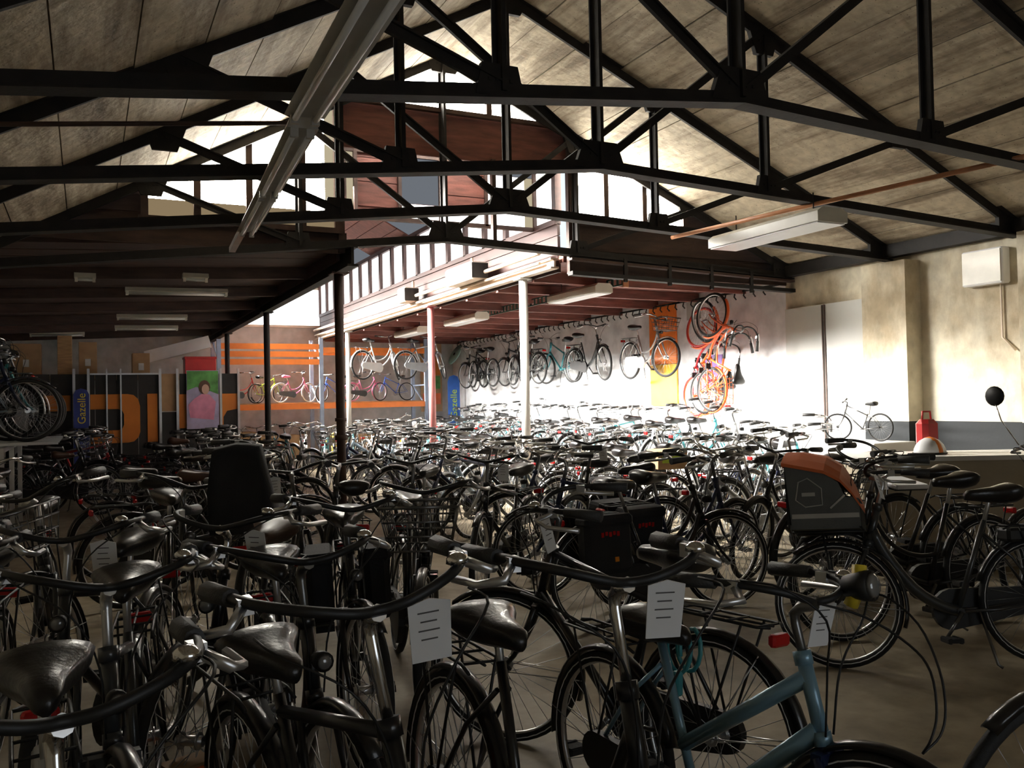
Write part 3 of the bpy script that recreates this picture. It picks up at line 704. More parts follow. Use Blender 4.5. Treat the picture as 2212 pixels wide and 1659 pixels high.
def proto(kind):
    if kind in PROTO: return PROTO[kind]
    parts = []                                        # (name, mesh, role, steer, parent index, level, basis)
    def P(name, mb, role, steer=False, sub=None, lvl=0, basis=None):
        parts.append((name, mb.mesh(name) if isinstance(mb, MB) else mb, role, steer, sub, lvl, basis)); return len(parts) - 1
    T = lambda x, z, y=0: Matrix.Translation((x, y, z))
    st = (-.185, .78) if kind != 'mtb' else (-.15, .66)
    f = MB()
    f.tube([(HT[0], 0, HT[1]), (HB[0], 0, HB[1])], .021, 10)
    f.tube([(HT[0] - .003, 0, HT[1] + .006), (HT[0] + .008, 0, HT[1] - .03)], .026, 10); f.tube([(HB[0] + .003, 0, HB[1] - .01), (HB[0] - .008, 0, HB[1] + .025)], .026, 10)
    f.tube([(0, 0, BB[1]), (st[0], 0, st[1])], .0155, 8); f.tube([(0, -.04, BB[1]), (0, .04, BB[1])], .022, 8)
    if kind in ('gent', 'mtb'):
        f.tube([(.467, 0, .69), (0, 0, BB[1])], .019, 8)
        f.tube([(.412, 0, .86), (st[0] * .93, 0, st[1] - .04)], .0165, 8)
    elif kind == 'oma':
        f.tube(smooth([(.466, 0, .69), (.40, 0, .55), (.29, 0, .43), (.15, 0, .335), (0, 0, BB[1])], 3), .0185, 8)
        f.tube(smooth([(.43, 0, .80), (.36, 0, .66), (.25, 0, .54), (.10, 0, .475), (-.06, 0, .47), (-.115, 0, .54)], 3), .015, 8)
    elif kind == 'twin':
        f.tube([(.466, 0, .69), (.0, 0, BB[1])], .027, 10)
        f.tube([(.425, 0, .82), (-.075, 0, .475)], .024, 10)
    elif kind == 'low':
        f.tube(smooth([(.45, 0, .74), (.38, 0, .60), (.24, 0, .42), (.10, 0, .325), (0, 0, BB[1])], 3), .032, 10)
    for s in (-1, 1):
        f.tube([(st[0] * .9, s * .018, st[1] - .07), (-.30, s * .045, .58), (AR[0], s * .062, AR[1])], .008, 6)
        f.tube([(-.02, s * .03, BB[1]), (-.2, s * .045, .30), (AR[0], s * .062, AR[1])], .010, 6)
    P('frame', f, 'frame')
    k = MB()
    k.tube([(HB[0], 0, HB[1] + .01), (HB[0] + .012, 0, HB[1] - .035)], .022, 8); k.box((HB[0] + .012, 0, HB[1] - .035), (.03, .12, .03))
    for s in (-1, 1): k.tube([(.487, s * .052, .63), (.535, s * .056, .52), (.59, s * .058, .42), (AF[0], s * .058, AF[1])], [.014, .013, .011, .009], 7)
    P('fork', k, 'fork', True)
    wi = P('wheel', WHEEL, 'rim', True, None, 0, T(AF[0], AF[1])); P('tire', TIRE, 'tire', True, wi); P('reflective_band', RBAND, 'paper', True, wi, 2); P('spokes', SPOKES, 'spoke', True, wi)
    wi = P('wheel', WHEEL, 'rim', False, None, 0, T(AR[0], AR[1])); P('tire', TIRE, 'tire', False, wi); P('reflective_band', RBAND, 'paper', False, wi, 2); P('spokes', SPOKES, 'spoke', False, wi)
    # handlebar
    h = MB()
    if kind == 'mtb':
        stm = MB().tube([(HT[0], 0, HT[1]), (.39, 0, .94), (.45, 0, .97)], .014, 8)
        bar = [(.45, -.31, .99), (.46, -.1, .975), (.46, .1, .975), (.45, .31, .99)]; gx = [((.452, .19, .982), (.45, .315, .99))]
        lv = [(.46, .17, .97), (.50, .2, .955), (.50, .28, .95)]
    else:
        stm = MB().tube([(HT[0] + .03, 0, HT[1] - .09), (.375, 0, .975), (.37, 0, 1.0), (.39, 0, 1.024), (.435, 0, 1.04)], [.0125, .0135, .016, .016, .018], 8)
        half = [(.435, .0, 1.045), (.452, .06, 1.055), (.435, .15, 1.078), (.37, .215, 1.09), (.27, .243, 1.09), (.13, .262, 1.08)]
        bar = [(x, -y, z) for x, y, z in reversed(half[1:])] + half
        gx = [((.275, .242, 1.09), (.125, .263, 1.079))]
        lv = [(.325, .228, 1.083), (.385, .27, 1.06), (.33, .31, 1.045), (.20, .325, 1.037)]
    h.tube(smooth(bar, 3), .0112, 7)
    hi = P('handlebar', h, 'bar', True)
    P('stem', stm, 'stem', True, hi)
    for s in (-1, 1):
        a, b = [(p[0], p[1] * s, p[2]) for p in gx[0]]
        mid = [(a[i] + b[i]) / 2 for i in range(3)]
        P('grip', MB().tube([a, mid, b], [.019, .0205, .023], 8), 'grip', True, hi)
        q = [(p[0], p[1] * s, p[2]) for p in lv]
        P('brake_lever', MB().tube(q, [.012, .011, .009, .010][:len(q)], 6).box(q[0], (.036, .028, .032)), 'lever', True, hi, 1)
    # cables
    for s in (-1, 1):
        cb = MB().tube(smooth([(.35, s * .225, 1.085), (.47, s * .21, 1.08), (.53, s * .10, 1.0), (.50, s * .035, .86), (.492, s * .02, .68)]), .0032, 4)
        P('cable', cb, 'cable', True, None, 1)
    # saddle and post
    sz = .955 if kind != 'mtb' else .93
    si = P('saddle', SADDLE, 'saddle', False, None, 0, T(-.235, sz))
    P('seat_post', MB().tube([(.055, 0, st[1] - sz - .02), (.012, 0, -.06), (.01, 0, -.03)], .0125, 8), 'post', False, si)
    sp = MB()
    for s in (-1, 1): sp.tube([(.1, s * .012, -.03), (.03, s * .022, -.058), (-.05, s * .024, -.058), (-.10, s * .045, -.03)], .004, 4)
    P('saddle_rails', sp, 'post', False, si, 1)
    # cranks
    for s, a in ((1, -50), (-1, 130)):
        dx, dz = .17 * math.cos(R(a)), .17 * math.sin(R(a))
        ci = P('crank', MB().tube([(0, s * .05, BB[1]), (dx, s * .075, BB[1] + dz)], [.012, .009], 6), 'crank', False, None, 1)
        P('pedal', MB().box((dx, s * .13, BB[1] + dz), (.085, .085, .022)).box((dx + .03, s * .13, BB[1] + dz), (.012, .09, .03)).box((dx - .03, s * .13, BB[1] + dz), (.012, .09, .03)), 'pedal', False, ci, 1)
    if kind != 'mtb':
        gi = P('mudguard', guard_mesh(AF[0], AF[1], .358, 52, 200), 'guard', True)
        s_ = MB()
        for s in (-1, 1): s_.tube([(AF[0] + .355 * math.cos(R(185)), s * .022, AF[1] + .355 * math.sin(R(185))), (AF[0], s * .05, AF[1])], .0025, 4)
        P('guard_stay', s_, 'spoke', True, gi, 1)
        gi = P('mudguard', guard_mesh(AR[0], AR[1], .358, 18, 188), 'guard', False)
        s_ = MB()
        for s in (-1, 1):
            for a in (120, 170): s_.tube([(AR[0] + .355 * math.cos(R(a)), s * .022, AR[1] + .355 * math.sin(R(a))), (AR[0], s * .05, AR[1])], .0025, 4)
        P('guard_stay', s_, 'spoke', False, gi, 1)
        # chain case
        pts = [(.115 * math.cos(R(a)), BB[1] + .115 * math.sin(R(a))) for a in range(-80, 81, 20)] + [(AR[0] + .07 * math.cos(R(a)), AR[1] + .07 * math.sin(R(a))) for a in range(95, 266, 24)]
        P('chain_case', MB().prism(pts, -.075, -.043), 'case')
        # rear carrier
        c = MB()
        for y in (-.065, .065): c.tube([(-.25, y, .735), (-.30, y, .75), (-.66, y, .75), (-.69, y * .5, .75)], .0055, 5)
        c.tube([(-.28, 0, .745), (-.68, 0, .75)], .0045, 5)
        for x in (-.30, -.42, -.54, -.66): c.tube([(x, -.065, .75), (x, .065, .75)], .0045, 5)
        for s in (-1, 1): c.tube([(-.60, s * .065, .75), (AR[0], s * .07, AR[1])], .005, 5); c.tube([(-.34, s * .065, .75), (AR[0], s * .07, AR[1])], .005, 5)
        P('carrier', c, 'carrier')
        P('tail_light', MB().cbox((-.70, 0, .71), (.03, .09, .04), .008), 'redlens', False, None, 1)
        hl = P('headlight', MB().lathe([(.004, -.045), (.020, -.04), (.027, -.01), (.028, .018)], 12, (.53, 0, .78), Matrix.Rotation(R(90), 3, 'Y')), 'lamp', True, None, 1)
        P('lens', MB().lathe([(.025, .018), (.015, .025), (.004, .028)], 12, (.53, 0, .78), Matrix.Rotation(R(90), 3, 'Y')), 'clear', True, hl, 1)
        P('bell', MB().lathe([(.024, 0), (.022, .012), (.012, .02), (.002, .022)], 10, (.415, .185, 1.098)), 'chrome', True, hi, 2)
    else:
        ch = MB().torus((0, -.05, BB[1]), .085, .006, 28, 4)
        for a in range(0, 360, 72): ch.tube([(0, -.05, BB[1]), (.085 * math.cos(R(a)), -.05, BB[1] + .085 * math.sin(R(a)))], .006, 4)
        P('chainring', ch, 'crank')
        ch = MB()
        for dz, r0 in ((.085, .05), (-.085, -.05)): ch.tube([(0, -.05, BB[1] + dz), (AR[0], -.05, AR[1] + r0)], .004, 4)
        P('chain', ch, 'cable')
    ks = MB().tube([(-.10, .04, .29), (-.14, .11, .02), (-.16, .12, .005)], .008, 6)
    P('kickstand', ks, 'crank', False, None, 1)
    PROTO[kind] = parts
    return parts

# accessories: (name, mesh, material, steer, children)
ACC = {}
def acc(key):
    if key in ACC: return ACC[key]
    L = []
    if key == 'panniers':
        for s in (-1, 1):
            b = MB().cbox((-.46, s * .145, .56), (.36, .13, .36), .03)
            fl = MB().cbox((-.46, s * .15, .715), (.37, .15, .07), .02)
            mark = MB()
            for k in range(5): mark.box((-.52 + k * .03, s * .2125, .63 + (.006 if k % 2 else 0)), (.02, .004, .03 - .006 * (k % 2)))
            rf = MB().box((-.42, s * .2125, .47), (.03, .004, .03))
            L.append(('pannier', b.mesh('pannier'), 'fabric', False, [('flap', fl.mesh('flap'), 'fabric'), ('red_print', mark.mesh('red_print'), 'redlens'), ('reflector', rf.mesh('reflector'), 'orangelens')]))
    elif key == 'crate':
        b = MB().loft([[Vector((x, y, z)) for x, y in ((.50, -.19), (.86, -.19), (.86, .19), (.50, .19))] for z in (.74, .765)])
        side = []
        for s in (-1, 1):
            poly = [(.49, .75), (.85, .75), (.87, 1.10), (.66, 1.045), (.59, .99), (.56, .91), (.49, .90)]
            side.append(MB().prism(poly, s * .19 - .008, s * .19 + .008))
        front = MB().box((.865, 0, .925), (.016, .38, .35)); back = MB().box((.495, 0, .82), (.016, .38, .15))
        lr = []
        for x, z, hh in ((.885, 1.105, .08), (.80, 1.085, .09), (.66, 1.05, .09), (.58, 1.0, .085), (.525, .93, .06), (.485, .86, .02)):
            k_ = hh / .09
            lr.append([Vector((x, .205, z - .01)), Vector((x, .205, z + .008)), Vector((x, .1, z + .062 * k_)), Vector((x, -.05, z + .12 * k_)), Vector((x, -.2, z + .15 * k_)), Vector((x, -.2, z - .01))])
        lid = MB().loft(lr)
        logos = []
        tri = [(.68, .87), (.77, .86), (.82, .90), (.80, 1.0), (.75, 1.02), (.68, .96)]
        for s in (-1, 1):
            logo = MB(); logos.append(logo)
            logo.tube([(x, s * .2, z) for x, z in tri], .004, 4, closed=True); logo.box((.75, s * .2, .93), (.07, .004, .02)); logo.box((.67, s * .199, .81), (.35, .003, .025)); logo.beam((.64, s * .2, .85), (.56, s * .2, .92), .004, .010)
        L.append(('crate', b.mesh('crate'), 'greyfabric', True, [('side_panel', side[0].mesh('side_panel'), 'greyfabric'), ('side_panel', side[1].mesh('side_panel'), 'greyfabric'), ('front_panel', front.mesh('front_panel'), 'fabric'), ('back_panel', back.mesh('back_panel'), 'fabric'), ('lid', lid.mesh('lid'), 'lid'), ('emblem', logos[0].mesh('emblem'), 'fixgrey'), ('emblem', logos[1].mesh('emblem'), 'fixgrey')]))
        r = MB()
        for s in (-1, 1): r.tube([(.48, s * .1, .73), (.86, s * .1, .73)], .008, 6); r.tube([(.70, s * .1, .73), (AF[0], s * .065, AF[1])], .007, 6)
        L.append(('front_rack', r.mesh('front_rack'), 'blackmatt', True, []))
    elif key == 'front_carrier':
        r = MB()
        for s in (-1, 1): r.tube([(.50, s * .13, .76), (.82, s * .13, .76)], .008, 6); r.tube([(.66, s * .13, .76), (AF[0], s * .07, AF[1])], .007, 6)
        for k in range(6): r.tube([(.50 + k * .064, -.13, .76), (.50 + k * .064, .13, .76)], .006, 5)
        L.append(('front_carrier', r.mesh('front_carrier'), 'blackmatt', True, [('cover_board', MB().cbox((.66, 0, .785), (.32, .30, .035), .01).mesh('cover_board'), 'white')]))
    elif key == 'basket':
        b = MB()
        for z, g in ((.80, .0), (.87, .015), (.94, .03), (1.01, .045)): b.tube([(.50 - g, -.14 - g, z), (.76 + g, -.14 - g, z), (.76 + g, .14 + g, z), (.50 - g, .14 + g, z)], .005 if z < 1 else .008, 4, closed=True)
        for k in range(7):
            y = -.14 + k * .28 / 6
            b.tube([(.50, y, .80), (.455, y * 1.3, 1.01)], .003, 4); b.tube([(.76, y, .80), (.805, y * 1.3, 1.01)], .003, 4); b.tube([(.50, y, .80), (.76, y, .80)], .003, 4)
        for k in range(6):
            x = .50 + k * .26 / 5
            for s in (-1, 1): b.tube([(x, s * .14, .80), (.455 + k * .07, s * .185, 1.01)], .003, 4)
        L.append(('wire_basket', b.mesh('wire_basket'), 'darkchrome', True, []))
    elif key == 'child_seat':
        rings = []
        for x, w_, z0, z1 in ((-.66, .12, .85, 1.22), (-.69, .17, .80, 1.26), (-.62, .18, .78, 1.28), (-.58, .17, .78, 1.20), (-.50, .18, .78, .98), (-.36, .18, .78, .96), (-.30, .15, .80, .92)):
            rings.append([Vector((x, -w_, z0)), Vector((x, w_, z0)), Vector((x, w_, (z0 + z1) / 2)), Vector((x, w_ * .75, z1)), Vector((x, 0, z1 + .02)), Vector((x, -w_ * .75, z1)), Vector((x, -w_, (z0 + z1) / 2))])
        st = MB()
        for s in (-1, 1): st.box((-.57, s * .06, 1.02), (.05, .03, .3))
        L.append(('child_seat', MB().loft(rings, smooth=True).mesh('child_seat'), 'fabric', False, [('harness', st.mesh('harness'), 'greyfabric')]))
    elif key == 'tag':
        t = MB().prism([(-.042, -.14), (.042, -.14), (.045, -.012), (.0, 0), (-.045, -.012)], -.0015, .0015)
        ln = MB()
        for k in range(4): ln.box((-.003, .0, -.03 - .02 * k), (.045 - .01 * (k % 2), .005, .003))
        B = Matrix.Translation((.40, .12, 1.035)) @ Matrix.Rotation(R(80), 4, 'Z') @ Matrix.Rotation(R(12), 4, 'X')
        L.append(('price_tag', t.mesh('price_tag'), 'paper', True, [('printed_lines', ln.mesh('printed_lines'), 'ink')], B))
    elif key == 'mirror':
        m = MB().tube([(.30, -.27, 1.10), (.36, -.36, 1.28), (.34, -.42, 1.42)], .005, 5)
        g = MB().lathe([(.07, -.012), (.075, 0), (.06, .014), (.01, .018)], 16, (.34, -.42, 1.46), Matrix.Rotation(R(90), 3, 'Y'))
        L.append(('mirror_arm', m.mesh('mirror_arm'), 'chrome', True, [('mirror', g.mesh('mirror'), 'blackmatt')]))
    elif key == 'coat_guard':
        for s in (-1, 1):
            pts = [(AR[0] + .34 * math.cos(R(a)), AR[1] + .34 * math.sin(R(a))) for a in range(20, 171, 15)] + [(AR[0] - .05, AR[1] + .02), (AR[0] + .05, AR[1])]
            L.append(('coat_guard', MB().prism(pts, s * .045 - .002, s * .045 + .002).mesh('coat_guard'), 'salmon', False, []))
    elif key == 'lock':
        L.append(('cable_lock', MB().tube([(-.17 + .045 * math.cos(a * .5) , .03 + .012 * a * .3, .74 + .07 * math.sin(a * .5)) for a in range(0, 30)], .008, 6).mesh('cable_lock'), 'teal', False, [('lock_body', MB().cbox((-.16, .05, .64), (.03, .03, .08), .006).mesh('lock_body'), 'teal')]))
    elif key == 'tape':
        L.append(('bar_lamp', MB().lathe([(.006, -.06), (.03, -.05), (.042, 0), (.043, .03)], 14, (.50, .13, 1.09), Matrix.Rotation(R(80), 3, 'Y')).mesh('bar_lamp'), 'blackmatt', True,
                  [('lens', MB().lathe([(.039, .03), (.025, .042), (.004, .046)], 14, (.50, .13, 1.09), Matrix.Rotation(R(80), 3, 'Y')).mesh('lens'), 'clear'), ('yellow_tape', MB().tube([(.47, .125, 1.03), (.49, .13, 1.09), (.485, .14, 1.145)], .02, 6).mesh('yellow_tape'), 'yellow')]))
    elif key == 'loops':
        for k in range(2):
            y = .10 - .05 * k
            L.append(('loose_cable', MB().tube(smooth([(.44, .17 - .2 * k, 1.03), (.55, .16 - .1 * k, 1.05 - .05 * k), (.65, y + .06, .99 - .05 * k), (.72, y + .03, .89), (.75, y, .80), (.75, y - .03, .74), (.73, .02, .70)]), .0035, 5).mesh('loose_cable'), 'blackmatt', True, []))
    elif key == 'batteries':
        L.append(('battery_pack', MB().cbox((-.46, 0, .70), (.36, .12, .075), .015).mesh('battery_pack'), 'blackmatt', False, []))
    elif key == 'boxed':
        L.append(('cardboard_box', MB().cbox((-.48, 0, .86), (.36, .30, .2), .006).mesh('cardboard_box'), 'card', False, [('green_label', MB().box((-.48, -.152, .88), (.26, .004, .1)).mesh('green_label'), 'lime')]))
    elif key == 'bag':
        L.append(('saddle_cover', MB().cbox((-.235, 0, .962), (.28, .2, .05), .02).mesh('saddle_cover'), 'lime', False, []))
    ACC[key] = L
    return L

def roles(frame='black', guard=None, bar='black', rim='alu', tire='rubber', saddle='leather', carrier='blackmatt', case='blackmatt', fork=None, crank='darkchrome', stem='darkchrome'):
    g = guard or frame
    return dict(frame=frame, fork=fork or frame, guard=g, rim=rim, tire=tire, spoke='spoke', bar={'black': 'blackmatt', 'chrome': 'chrome'}.get(bar, bar), stem=stem, grip='gripgrey', lever='alu', cable='blackmatt',
                saddle=saddle, post='alu', crank=crank, pedal='rubber', case=case, carrier=carrier, redlens='redlens', lamp='blackmatt', clear='clear', chrome='chrome')
def bike(x, y, head, kind, rl, label, group=None, z=0.0, lean=4.0, steer=0.0, lvl=1, extras=(), scale=1.0, world=None, cat='bicycle', name='bicycle', drop=0.0, rise=0.0, skip=()):
    """a bicycle whose bottom bracket stands over (x, y), pointing along head (degrees)"""
    o = empty(name); tag(o, label, cat, group)
    if world is None:
        o.location = (x, y, z); o.rotation_euler = (R(lean), 0, R(head))
    else: o.matrix_basis = world
    o.scale = (scale,) * 3 if world is None else o.scale
    ax = (Vector((HT[0], 0, HT[1])) - Vector((HB[0], 0, HB[1]))).normalized(); pv = Vector((HB[0], 0, HB[1]))
    SM = Matrix.Translation(pv) @ Matrix.Rotation(R(steer), 4, ax) @ Matrix.Translation(-pv)
    made = []
    for (n, me, role, st, sub, lv, basis) in proto(kind):
        if lv > lvl or n in skip or (sub is not None and made[sub] is None): made.append(None); continue
        par = o if sub is None else made[sub]
        B = basis or Matrix.Identity(4)
        if n == 'saddle': B = Matrix.Translation((drop * .3, 0, -drop)) @ B
        if n == 'handlebar': B = Matrix.Translation(ax * rise) @ B
        if sub is None and st: B = SM @ B
        made.append(add(n, me, rl.get(role, role), par, B))
    for e in extras:
        for it in acc(e):
            n, me, m, st, kids = it[:5]; B = it[5] if len(it) > 5 else Matrix.Identity(4)
            if n in ('price_tag', 'bar_lamp'): B = Matrix.Translation(ax * rise) @ B
            if st: B = SM @ B
            p_ = add(n, me, m, o, B)
            for (cn, cme, cm) in kids: add(cn, cme, cm, p_)
    return o

BLK = roles()
BLKC = roles(bar='black', crank='chrome', rim='chrome', stem='chrome')
SIL = roles('silver', bar='chrome', guard='silver', carrier='darkchrome', case='silver')
GRY = roles(mat('graphite_paint', (0.05, 0.053, 0.055), .3, .4, coat=.3), bar='black', guard='black', stem='alu')
NAV = roles('navy', guard='black', bar='chrome')
LBL = roles('lightblue', guard='black', bar='black', fork='navy')
TEA = roles('teal', guard='silver', bar='chrome')
PALE = roles(mat('pale_blue_paint', (0.36, 0.47, 0.55), .35, .2), bar='chrome', guard='silver', carrier='darkchrome')
WHI = roles('white', guard='white', bar='chrome', carrier='darkchrome', case='white')
RED = roles('red', guard='black', bar='chrome')
ORA = roles('bikeorange', guard='bikeorange', bar='black', carrier='bikeorange', fork='bikeorange', case='blackmatt')
YEL = roles('yellow', guard='blackmatt', bar='chrome')
NEAR = roles(bar='black', crank='darkchrome', stem='chrome')
BRN = roles('black', saddle='brownleather', bar='black', stem='chrome')
NAMES = {id(BLK): 'black', id(NEAR): 'black', id(BLKC): 'black', id(SIL): 'silver', id(GRY): 'graphite', id(NAV): 'navy', id(LBL): 'light blue', id(TEA): 'teal', id(PALE): 'pale blue', id(WHI): 'white', id(RED): 'red', id(ORA): 'orange', id(YEL): 'yellow', id(BRN): 'black'}
KN = {'oma': 'step-through', 'twin': 'low-frame', 'low': 'deep-frame', 'gent': 'crossbar', 'mtb': 'sports'}

# ---- front row, pointing at the viewer
bike(-.04, 1.88, -86, 'oma', roles('silver', guard='silver', bar='black', stem='chrome'), 'silver bicycle cut by the bottom left corner of the picture', lvl=2, lean=2, steer=8, extras=())
bike(.50, 2.06, -80, 'gent', NEAR, 'black bicycle with plump glossy saddle and silver bar, bottom centre left', lvl=2, lean=3, steer=-8, extras=('tag',), drop=.06, rise=.06, skip=('headlight', 'tail_light'))
bike(.99, 2.01, -88, 'oma', NEAR, 'black bicycle with chrome stem and price tag, bottom centre', lvl=2, lean=-3, steer=-6, extras=('tag',), drop=.06, rise=.06, skip=('headlight', 'tail_light'))
bike(1.61, 2.10, -85, 'twin', LBL, 'light blue low-frame bicycle with teal lock at bottom right of centre', lvl=2, lean=-2, steer=10, scale=.94, extras=('lock', 'tape', 'tag', 'loops'), drop=.10, rise=-.02, skip=('headlight', 'tail_light'))
bike(1.80, 2.84, 103, 'gent', BLK, 'black crossbar bicycle pointing away behind the light blue bicycle', lvl=2, lean=4, steer=34, extras=('tag',))
bike(2.99, 1.42, 166, 'gent', BLK, 'black bicycle showing only a tyre at the bottom right corner', lvl=1, lean=-4, steer=10)
# ---- second row on the left
bike(.14, 3.82, -112, 'gent', GRY, 'dark grey bicycle with a long price tag, left foreground', lvl=2, lean=4, steer=12, extras=('tag',))
bike(.60, 3.84, -116, 'oma', BRN, 'black bicycle with brown saddle and tagged straight bar, left foreground', lvl=2, lean=-3, steer=-10, extras=('tag',))
bike(1.16, 4.1, -104, 'oma', BLK, 'black bicycle with panniers right of the brown saddled one in the left foreground', lvl=2, lean=3, steer=15, extras=('panniers',))
bike(-.16, 5.69, -88, 'low', GRY, 'dark bicycle with white rimmed wheels at the left picture edge', lvl=2, lean=5, steer=-35, extras=('basket',))
bike(1.12, 5.6, 62, 'oma', BLK, 'black bicycle carrying a tall black child seat', lvl=2, lean=-3, steer=12, extras=('child_seat', 'tag'))
bike(.42, 5.75, -88, 'gent', BLK, 'black crossbar bicycle just left of the black child seat', lvl=1, lean=-4, steer=20)
bike(3.05, 6.25, -138, 'gent', BLK, 'tall black bicycle standing in the aisle, handlebar towards the viewer', lvl=2, lean=3, steer=14, extras=('tag',))
bike(2.38, 6.67, -119, 'oma', BLK, 'black bicycle with a white board on its front carrier, in the aisle', lvl=2, lean=-3, steer=-10, extras=('front_carrier',))
bike(-.78, 7.35, -90, 'oma', GRY, 'dark bicycle parked along the left wall, nearer of two', lvl=1, lean=3, steer=12)
bike(-.80, 9.0, -92, 'gent', SIL, 'silver bicycle parked along the left wall, farther of two', lvl=1, lean=-3, steer=-15)
bike(-.46, 3.72, -99, 'oma', BLK, 'black bicycle at the left picture edge, left of the long-tagged grey one', lvl=2, lean=-3, steer=10, extras=('tag',))
bike(-.62, 5.35, -93, 'gent', BLK, 'black crossbar bicycle in the left wall corner behind the leftmost front bicycles', lvl=2, lean=3, steer=-12)
bike(1.58, 4.62, -102, 'low', BLK, 'black deep-frame bicycle at the aisle side of the left foreground', lvl=2, lean=-4, steer=-14, extras=('basket',))
bike(.64, 2.98, -93, 'oma', BLK, 'black bicycle between the plump saddled one and the brown saddled one', lvl=2, lean=3, steer=12)
bike(.15, 2.9, -96, 'gent', GRY, 'graphite crossbar bicycle behind the silver corner bicycle', lvl=2, lean=4, steer=14)
bike(1.62, 6.15, 84, 'oma', BLK, 'black step-through bicycle right of the black child seat', lvl=1, lean=3, steer=-16)
# ---- right foreground
bike(3.42, 4.88, 3, 'oma', BLK, 'black bicycle with red marked black panniers, nearest of the two', lvl=2, lean=-4, steer=-14, extras=('panniers',))
bike(3.93, 5.36, 6, 'oma', NAV, 'navy bicycle with red marked black panniers, behind the other pannier bicycle', lvl=2, lean=4, steer=10, extras=('panniers',))
bike(3.75, 5.86, 176, 'gent', NAV, 'navy crossbar bicycle behind the pannier bicycles', lvl=2, lean=4, steer=-20, extras=('tag',))
bike(4.30, 3.24, 155, 'low', GRY, 'dark electric bicycle with grey front crate under an orange lid', lvl=2, lean=5, steer=-27, extras=('crate', 'tag', 'batteries'))
bike(4.78, 3.80, 172, 'oma', BLK, 'black bicycle immediately behind the orange-lidded crate bicycle', lvl=2, lean=3, steer=-12, extras=('tag',))
bike(5.2, 4.36, 169, 'low', BLK, 'black deep-frame bicycle with wire basket, second behind the orange-lidded crate bicycle', lvl=2, lean=-4, steer=16, extras=('basket',))
bike(6.42, 3.72, 173, 'gent', GRY, 'graphite crossbar bicycle with a tall round mirror, at right', lvl=2, lean=3, steer=10, extras=('mirror', 'tag'))
bike(5.2, 4.95, 8, 'gent', BLK, 'black crossbar bicycle with wooden board on front carrier, behind the crate', lvl=1, lean=4, steer=-16, extras=('front_carrier',))
bike(5.5, 5.62, 184, 'oma', BLKC, 'black bicycle with price tag left of the beige counter', lvl=1, lean=-4, steer=18, extras=('tag',))
bike(6.0, 3.1, 176, 'oma', SIL, 'silver bicycle at the right picture edge below the round mirror', lvl=1, lean=4, steer=-18)
bike(5.3, 6.15, 182, 'twin', SIL, 'silver low-frame bicycle between the panniers and the beige counter', lvl=1, lean=-4, steer=15)

# ---- the packed rows
def row(places, head, kinds, mats_, where, group, lvl=1, z=0.0, jit=12, first='from the viewer', extras=None, stag=0.28, along=.10):
    h = Vector((math.cos(R(head)), math.sin(R(head))))
    for i, (x, y) in enumerate(places):
        k = kinds[(i * 7 + i // 3) % len(kinds)]; rl = mats_[(i * 5 + i // 4) % len(mats_)]
        off = h * (stag if i % 2 else 0.0)
        ex = (extras or {}).get(i, ())
        lab = '%s %s bicycle, %s %s %s' % (NAMES[id(rl)], KN[k], ORD[i], first, where)
        bike(x + off.x + h.x * random.uniform(-along, along), y + off.y + h.y * random.uniform(-along, along), head + random.uniform(-jit, jit), k, rl, lab, group, z=z, lean=random.uniform(-6, 6), steer=random.uniform(-30, 30), lvl=lvl, extras=ex, scale=random.uniform(.95, 1.06), drop=random.uniform(-.02, .10), rise=random.uniform(-.02, .09))
DARK = [BLK, GRY, BLKC, BLK, NAV, BRN, SIL]
MIX = [BLK, SIL, GRY, PALE, BLKC, NAV, SIL]
LIGHT = [SIL, PALE, WHI, GRY, SIL, TEA, BLKC]
KK = ['oma', 'gent', 'low', 'oma', 'twin', 'gent', 'mtb']
row([((.72 if i < 4 else 1.30), 7.2 + .56 * i) for i in range(17)], 0, KK, DARK, 'in the row left of the aisle', 'bicycles left of the aisle', extras={1: ('tag',), 3: ('panniers',), 6: ('basket',)})
row([(-.45, 13.75 + .56 * i) for i in range(6)], 0, KK, DARK + [TEA, RED], 'in the far left row', 'bicycles in the far left row', extras={2: ('basket',)})
row([(4.42, 6.65 + .54 * i) for i in range(15)], 180, KK, MIX, 'in the row right of the aisle', 'bicycles right of the aisle', extras={0: ('tag',), 1: ('panniers',), 4: ('tag',), 6: ('basket',), 10: ('tag',)})
row([(6.14, 6.75 + .54 * i) for i in range(16)], 0, KK, MIX + [WHI], 'in the middle row of the bright side', 'bicycles in the bright middle row', extras={0: ('tag',), 2: ('boxed',), 5: ('tag',), 9: ('basket',)})
row([(8.05, 8.33 + .5 * i) for i in range(3)], 0, KK, LIGHT, 'in the short row before the grey doors', 'bicycles before the grey doors', extras={1: ('tag',)}, stag=.1)
row([(8.13, 10.05 + .55 * i) for i in range(20)], 0, KK, LIGHT, 'on the platform under the hanging bicycles', 'bicycles on the wall platform', z=.25, extras={3: ('tag',), 7: ('basket',)}, stag=.03, along=.03)
row([(3.5 + .52 * i, 16.45) for i in range(7)], -90, KK, LIGHT, 'in the cross row before the racking', 'bicycles in the cross row', first='from the left', stag=.2, extras={1: ('basket',), 4: ('tag',)})
row([(3.2 + .5 * i, 18.75) for i in range(8)], -90, KK, LIGHT + [YEL], 'in the last row under the orange shelf', 'bicycles in the last row', first='from the left', stag=.2)

